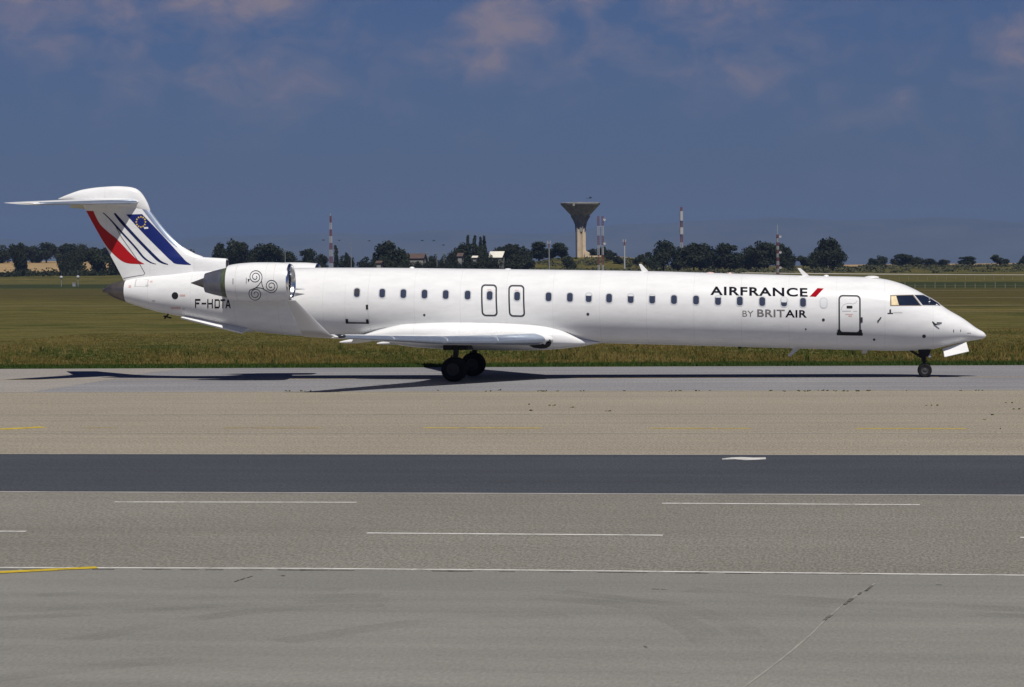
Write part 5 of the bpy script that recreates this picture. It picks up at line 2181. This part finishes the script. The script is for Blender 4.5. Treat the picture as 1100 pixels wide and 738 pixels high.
b.build('cross_bar', M['mast_white'], root)
for py in (235.8, 261.5):
    dish(root, (base.x + 4.6*D/FPX, base.y - .4, height_to(645, py, D)), .62)
    b = MB()
    b.tube([(base.x + 2.6*D/FPX, base.y, height_to(645, py, D)), (base.x + 4.8*D/FPX, base.y - .2, height_to(645, py, D))], .06, 6)
    b.build('dish_bracket', M['galv'], root)
r_, base, H, w = lattice_mast(732.3, 222.5, 270, 1170, 3.9, 9, 'lattice_mast', 'red and white lattice mast rising out of the dark grove', 'mast', .6, 4, MG)
b = MB()
z = height_to(732.3, 232, 1170)
b.lathe([(z - 2.2, .3), (z - 2.2, .85), (z + 2.2, .85), (z + 2.2, .3)], (base.x, base.y, 0), 'Z', 14)
b.build('drum_aerial', M['mast_white'], r_)
b = MB()
z = height_to(732.3, 248, 1170)
b.lathe([(z - 1.6, .3), (z - 1.6, .95), (z + 1.6, .95), (z + 1.6, .3)], (base.x, base.y, 0), 'Z', 14)
b.build('drum_aerial', M['mast_white'], r_)
r_, base, H, w = lattice_mast(835.4, 252, 293, 1010, 3.7, 11, 'lattice_mast', 'slim red and white antenna mast with small dishes in front of the grove', 'mast', .7, 3, MG)
b = MB()
b.tube([(base.x, base.y, base.z + H), (base.x, base.y, height_to(835.4, 241.5, 1010))], .10, 6)
b.build('mast_tip', M['mast_white'], r_)
for py, s in ((254, 1), (271, 1), (287.5, 1)):
    dish(r_, (base.x + 1.15*s, base.y - .5, height_to(835.4, py, 1010)), .52)


def pole(px, ytop, D, r, label, group, top_mat='mast_red', mats=('mast_white', 'mast_white'), name='striped_pole', cat='pole', head=True):
    base = spot(px, D)
    top = height_to(px, ytop, D)
    root = empty(name, base, label, cat, group)
    n = 6
    for i in range(n):
        za, zb = base.z + (top - base.z)*i/n, base.z + (top - base.z)*(i + 1)/n
        b = MB()
        b.tube([(base.x, base.y, za), (base.x, base.y, zb)], r, 8)
        mm = top_mat if i == n - 1 else mats[i % 2]
        b.build('pole_section', M[mm], root)
    if head:
        b = MB()
        b.box((base.x, base.y, top - .3), (1.5, .5, .3))
        b.box((base.x - .6, base.y, top + .3), (.3, .3, 1.0))
        b.box((base.x + .6, base.y, top + .3), (.3, .3, 1.0))
        b.build('pole_head', M['mast_white'], root, angle=20)
    return root


pole(590.0, 260.5, 1120, .26, 'white pole with a red and white head standing in front of the mound', 'striped poles near the water tower', mats=('galv', 'galv'))
pole(671.0, 258.8, 1150, .34, 'short red and white striped pole on the dry slope right of the tower', 'striped poles near the water tower', mats=('mast_white', 'mast_white'))


def lamp(px, ytop, D, label, group):
    base = spot(px, D)
    top = height_to(px, ytop, D)
    root = empty('lamp_post', base, label, 'lamp post', group)
    b = MB()
    b.tube([(base.x, base.y, base.z), (base.x, base.y, top)], [.16, .11], 8)
    b.build('post', M['galv'], root)
    b = MB()
    b.box((base.x, base.y - .2, top + .08), (1.5, .5, .22))
    b.build('lamp_head', M['galv'], root, angle=20)


LG = 'thin lamp posts by the village'
lamp(377.3, 262.5, 1100, 'thin grey lamp post between the lattice mast and the big village tree', LG)
for px, lb in ((460, 'leftmost of the three short grey lamp posts right of the red tiled house'), (469.5, 'middle one of the three short grey lamp posts right of the red tiled house'), (477, 'rightmost of the three short grey lamp posts right of the red tiled house')):
    lamp(px, 271.5, 1100, lb, LG)
lamp(306.5, 268.0, 1150, 'grey lamp post with a white head in the trees above the engine', LG)

# ---- village houses


def house(name, px0, px1, ybase_drop, y_eave, y_ridge, D, depth, wall, roof, label, windows=2):
    a, c = spot(px0, D), spot(px1, D)
    zb = min(a.z, c.z) - .3
    ze, zr = height_to((px0 + px1)/2, y_eave, D), height_to((px0 + px1)/2, y_ridge, D)
    y = a.y
    root = empty(name, ((a.x + c.x)/2, y, zb), label, 'house' if name == 'house' else 'shed')
    x0, x1 = a.x, c.x
    b = MB()
    ym = y + depth/2
    b.add([(x0, y, zb), (x1, y, zb), (x1, y + depth, zb), (x0, y + depth, zb), (x0, y, ze), (x1, y, ze), (x1, y + depth, ze), (x0, y + depth, ze), (x0, ym, zr - .1), (x1, ym, zr - .1)],
          [(0, 1, 5, 4), (2, 3, 7, 6), (1, 2, 6, 9, 5), (3, 0, 4, 8, 7)])
    b.build('wall', wall, root, angle=10)
    b = MB()
    o = .5
    th = .22
    vs = [(x0 - o, y - o, ze - .15), (x1 + o, y - o, ze - .15), (x1 + o, ym, zr), (x0 - o, ym, zr), (x1 + o, y + depth + o, ze - .15), (x0 - o, y + depth + o, ze - .15)]
    vs2 = [(v[0], v[1], v[2] + th) for v in vs]
    b.add(vs + vs2, [(0, 3, 2, 1), (3, 5, 4, 2), (6, 7, 8, 9), (9, 8, 10, 11), (0, 1, 7, 6), (4, 5, 11, 10), (1, 2, 8, 7), (2, 4, 10, 8), (3, 0, 6, 9), (5, 3, 9, 11)])
    b.build('roof', roof, root, angle=10)
    for i in range(windows):
        b = MB()
        cx = x0 + (x1 - x0)*(i + .5)/windows
        b.box((cx, y - .03, (zb + ze)/2 + .3), (1.1, .10, 1.2))
        b.build('window', M['dark_glass'], root, angle=10)
    return root


house('house', 434.5, 455.0, 0, 277.5, 272.8, 1135, 8, M['house_white'], M['tile'], 'low white house with a red tiled roof right of the big village tree', 3)
house('house', 491.8, 496.2, 0, 275.2, 272.2, 1120, 6, M['house_white'], M['tile'], 'narrow red roofed house below the round tree and poplars', 1)
house('house', 404.5, 409.0, 0, 282.4, 280.6, 1090, 5, M['house_white'], M['tile'], 'tiny hut with a pale wall left of the big village tree', 1)
house('shed', 525.5, 539.0, 0, 276.5, 270.4, 1160, 14, M['house_white'], M['shed_roof'], 'long white shed with a bright pale roof among the village trees', 0)
house('shed', 508.0, 512.0, 0, 276.6, 275.2, 1105, 4, M['house_white'], M['shed_roof'], 'small white hut below the poplars', 0)


def van(px, D, label):
    p = spot(px, D)
    root = empty('parked_van', p, label, 'van', 'white vehicles parked below the mound')
    b = MB()
    prof = [(-2.4, .4), (2.1, .4), (2.3, .9), (1.9, 1.2), (1.4, 1.95), (-2.3, 2.05), (-2.4, 1.6)]
    rings = [[(p.x + a, p.y + s*.9, p.z + z) for a, z in prof] for s in (-1, 1)]
    b.loft([[Vector(v) for v in r] for r in rings])
    b.build('body', M['white_plain'], root, angle=20)
    b = MB()
    b.box((p.x + 1.0, p.y - .905, p.z + 1.5), (.9, .02, .5))
    b.build('window', M['dark_glass'], root, angle=20)
    for dx in (-1.5, 1.5):
        b = MB()
        b.lathe([(-.92, .01), (-.92, .33), (-.7, .33), (-.7, .01)], (p.x + dx, p.y, p.z + .33), 'Y', 14)
        b.build('wheel', M['tyre'], root, angle=30)


van(544.5, 1085, 'white van parked in front of the dark trees, left one of the pair')
van(549.5, 1086, 'white van parked in front of the dark trees, right one of the pair')
van(657.5, 1078, 'white van parked at the foot of the twin mast')
van(594.0, 1078, 'white van parked at the foot of the pole on the mound')

# ---- white ball beacons on the left


def beacon(px, py, D, label, r=.50):
    p = spot(px, D)
    zc = height_to(px, py, D)
    root = empty('ball_beacon', p, label, 'beacon', 'white ball beacons in the left field')
    b = MB()
    b.tube([(p.x, p.y, p.z - .05), (p.x, p.y, zc - r*.6)], [.10, .08], 10)
    b.build('stand', M['galv'], root)
    b = MB()
    prof = [(-r*math.cos(math.pi*k/14), max(.004, r*math.sin(math.pi*k/14))) for k in range(15)]
    b.lathe(prof, (p.x, p.y, zc), 'Z', 20)
    b.build('ball', M['mast_white'], root, angle=80)
    b = MB()
    b.tube([(p.x, p.y, zc + r*.9), (p.x, p.y, zc + r + 1.6)], .035, 6)
    b.build('rod', M['galv'], root)


beacon(65.6, 298.0, 800, 'left one of the two white ball beacons in the grass')
beacon(83.6, 297.6, 800, 'right one of the two white ball beacons in the grass')
p = spot(79.5, 800)
root = empty('equipment_box', p, 'small grey equipment box beside the right ball beacon', 'equipment box')
b = MB()
b.box((p.x, p.y, p.z + .5), (1.0, .7, 1.1))
b.build('cabinet', M['galv'], root, angle=20)
b = MB()
b.box((p.x, p.y, p.z + 1.1), (1.15, .85, .10))
b.build('lid', M['grey_paint'], root, angle=20)

# ---- marker posts in the right field


def post_row(pxa, pxb, Da, Db, n, h, label, rail):
    a = spot(pxa, Da)
    root = empty('post_fence', a, label, 'fence', 'low fences across the right field')
    pts = []
    for i in range(n):
        t = i/(n - 1)
        p = spot(pxa + (pxb - pxa)*t, Da + (Db - Da)*t)
        pts.append(p)
        hh = h*(1.25 if i % 3 == 0 else .9)
        b = MB()
        b.tube([(p.x, p.y, p.z - .05), (p.x, p.y, p.z + hh)], .06, 6)
        b.build('post', M['post'], root, angle=30)
    if rail:
        b = MB()
        b.tube([(p.x, p.y, p.z + h*.55) for p in pts], .016, 5)
        b.build('rail', M['post'], root, angle=30)


post_row(915, 1108, 742, 720, 20, .95, 'upper row of short pale posts crossing the right field below the gravel track', False)
post_row(972, 1112, 478, 462, 14, .95, 'lower row of pale posts with a rail crossing the right field behind the nose', True)

# ---- birds


def bird(px, py, D, span, label, yaw=0.0, flap=.35):
    c = far(px, py, D)
    root = empty('flying_bird', c, label, 'bird', 'dark birds in the air over the village')
    s = span/2
    R = Matrix.Rotation(yaw, 3, 'Z')
    g = lambda x, y, z: c + R @ Vector((x*s, y*s, z*s))
    b = MB()
    rings = []
    for (x, r) in ((-.85, .02), (-.55, .09), (-.3, .10), (0, .16), (.3, .15), (.5, .09), (.62, .10), (.74, .07), (.9, .015)):
        rings.append([g(x, r*math.cos(a*math.pi/5), r*math.sin(a*math.pi/5)) for a in range(10)])
    b.loft(rings)
    b.build('body', M['bird'], root, angle=60)
    for sd in (-1, 1):
        b = MB()
        top = [(.28, .08, .03), (.34, .5, flap*.7), (.1, 1.0, flap), (-.18, .95, flap*.95), (-.22, .5, flap*.62), (-.28, .08, .02)]
        vs = [g(x, y*sd, z) for x, y, z in top] + [g(x, y*sd, z - .03) for x, y, z in top]
        b.add(vs, [(0, 1, 4, 5), (1, 2, 3, 4), (11, 10, 7, 6), (10, 9, 8, 7)] + [(i, (i + 1) % 6, (i + 1) % 6 + 6, i + 6) for i in range(6)])
        b.build('wing', M['bird'], root, angle=30)


for px, py, lb, yw, fl in ((453.5, 258.6, 'leftmost of the three birds over the red tiled house', .9, .3), (466.0, 258.2, 'highest middle bird of the three over the red tiled house', 1.2, -.4), (476.3, 263.2, 'lowest right bird of the three over the red tiled house', .4, .2),
                           (347.3, 258.0, 'bird just left of the lattice mast above the engine', 1.0, .3), (364.3, 258.2, 'bird just right of the lattice mast above the engine', 1.3, .3),
                           (396.5, 258.8, 'lone bird left of the big village tree', 1.0, .25)):
    bird(px, py, 620, 1.1, lb, yw, fl)
bird(631.2, 213.2, 700, 1.0, 'dark bird left of a pair hovering over the water tower', 1.4, .5)
bird(634.2, 211.8, 700, 1.2, 'dark bird right of a pair hovering over the water tower', .6, -.6)
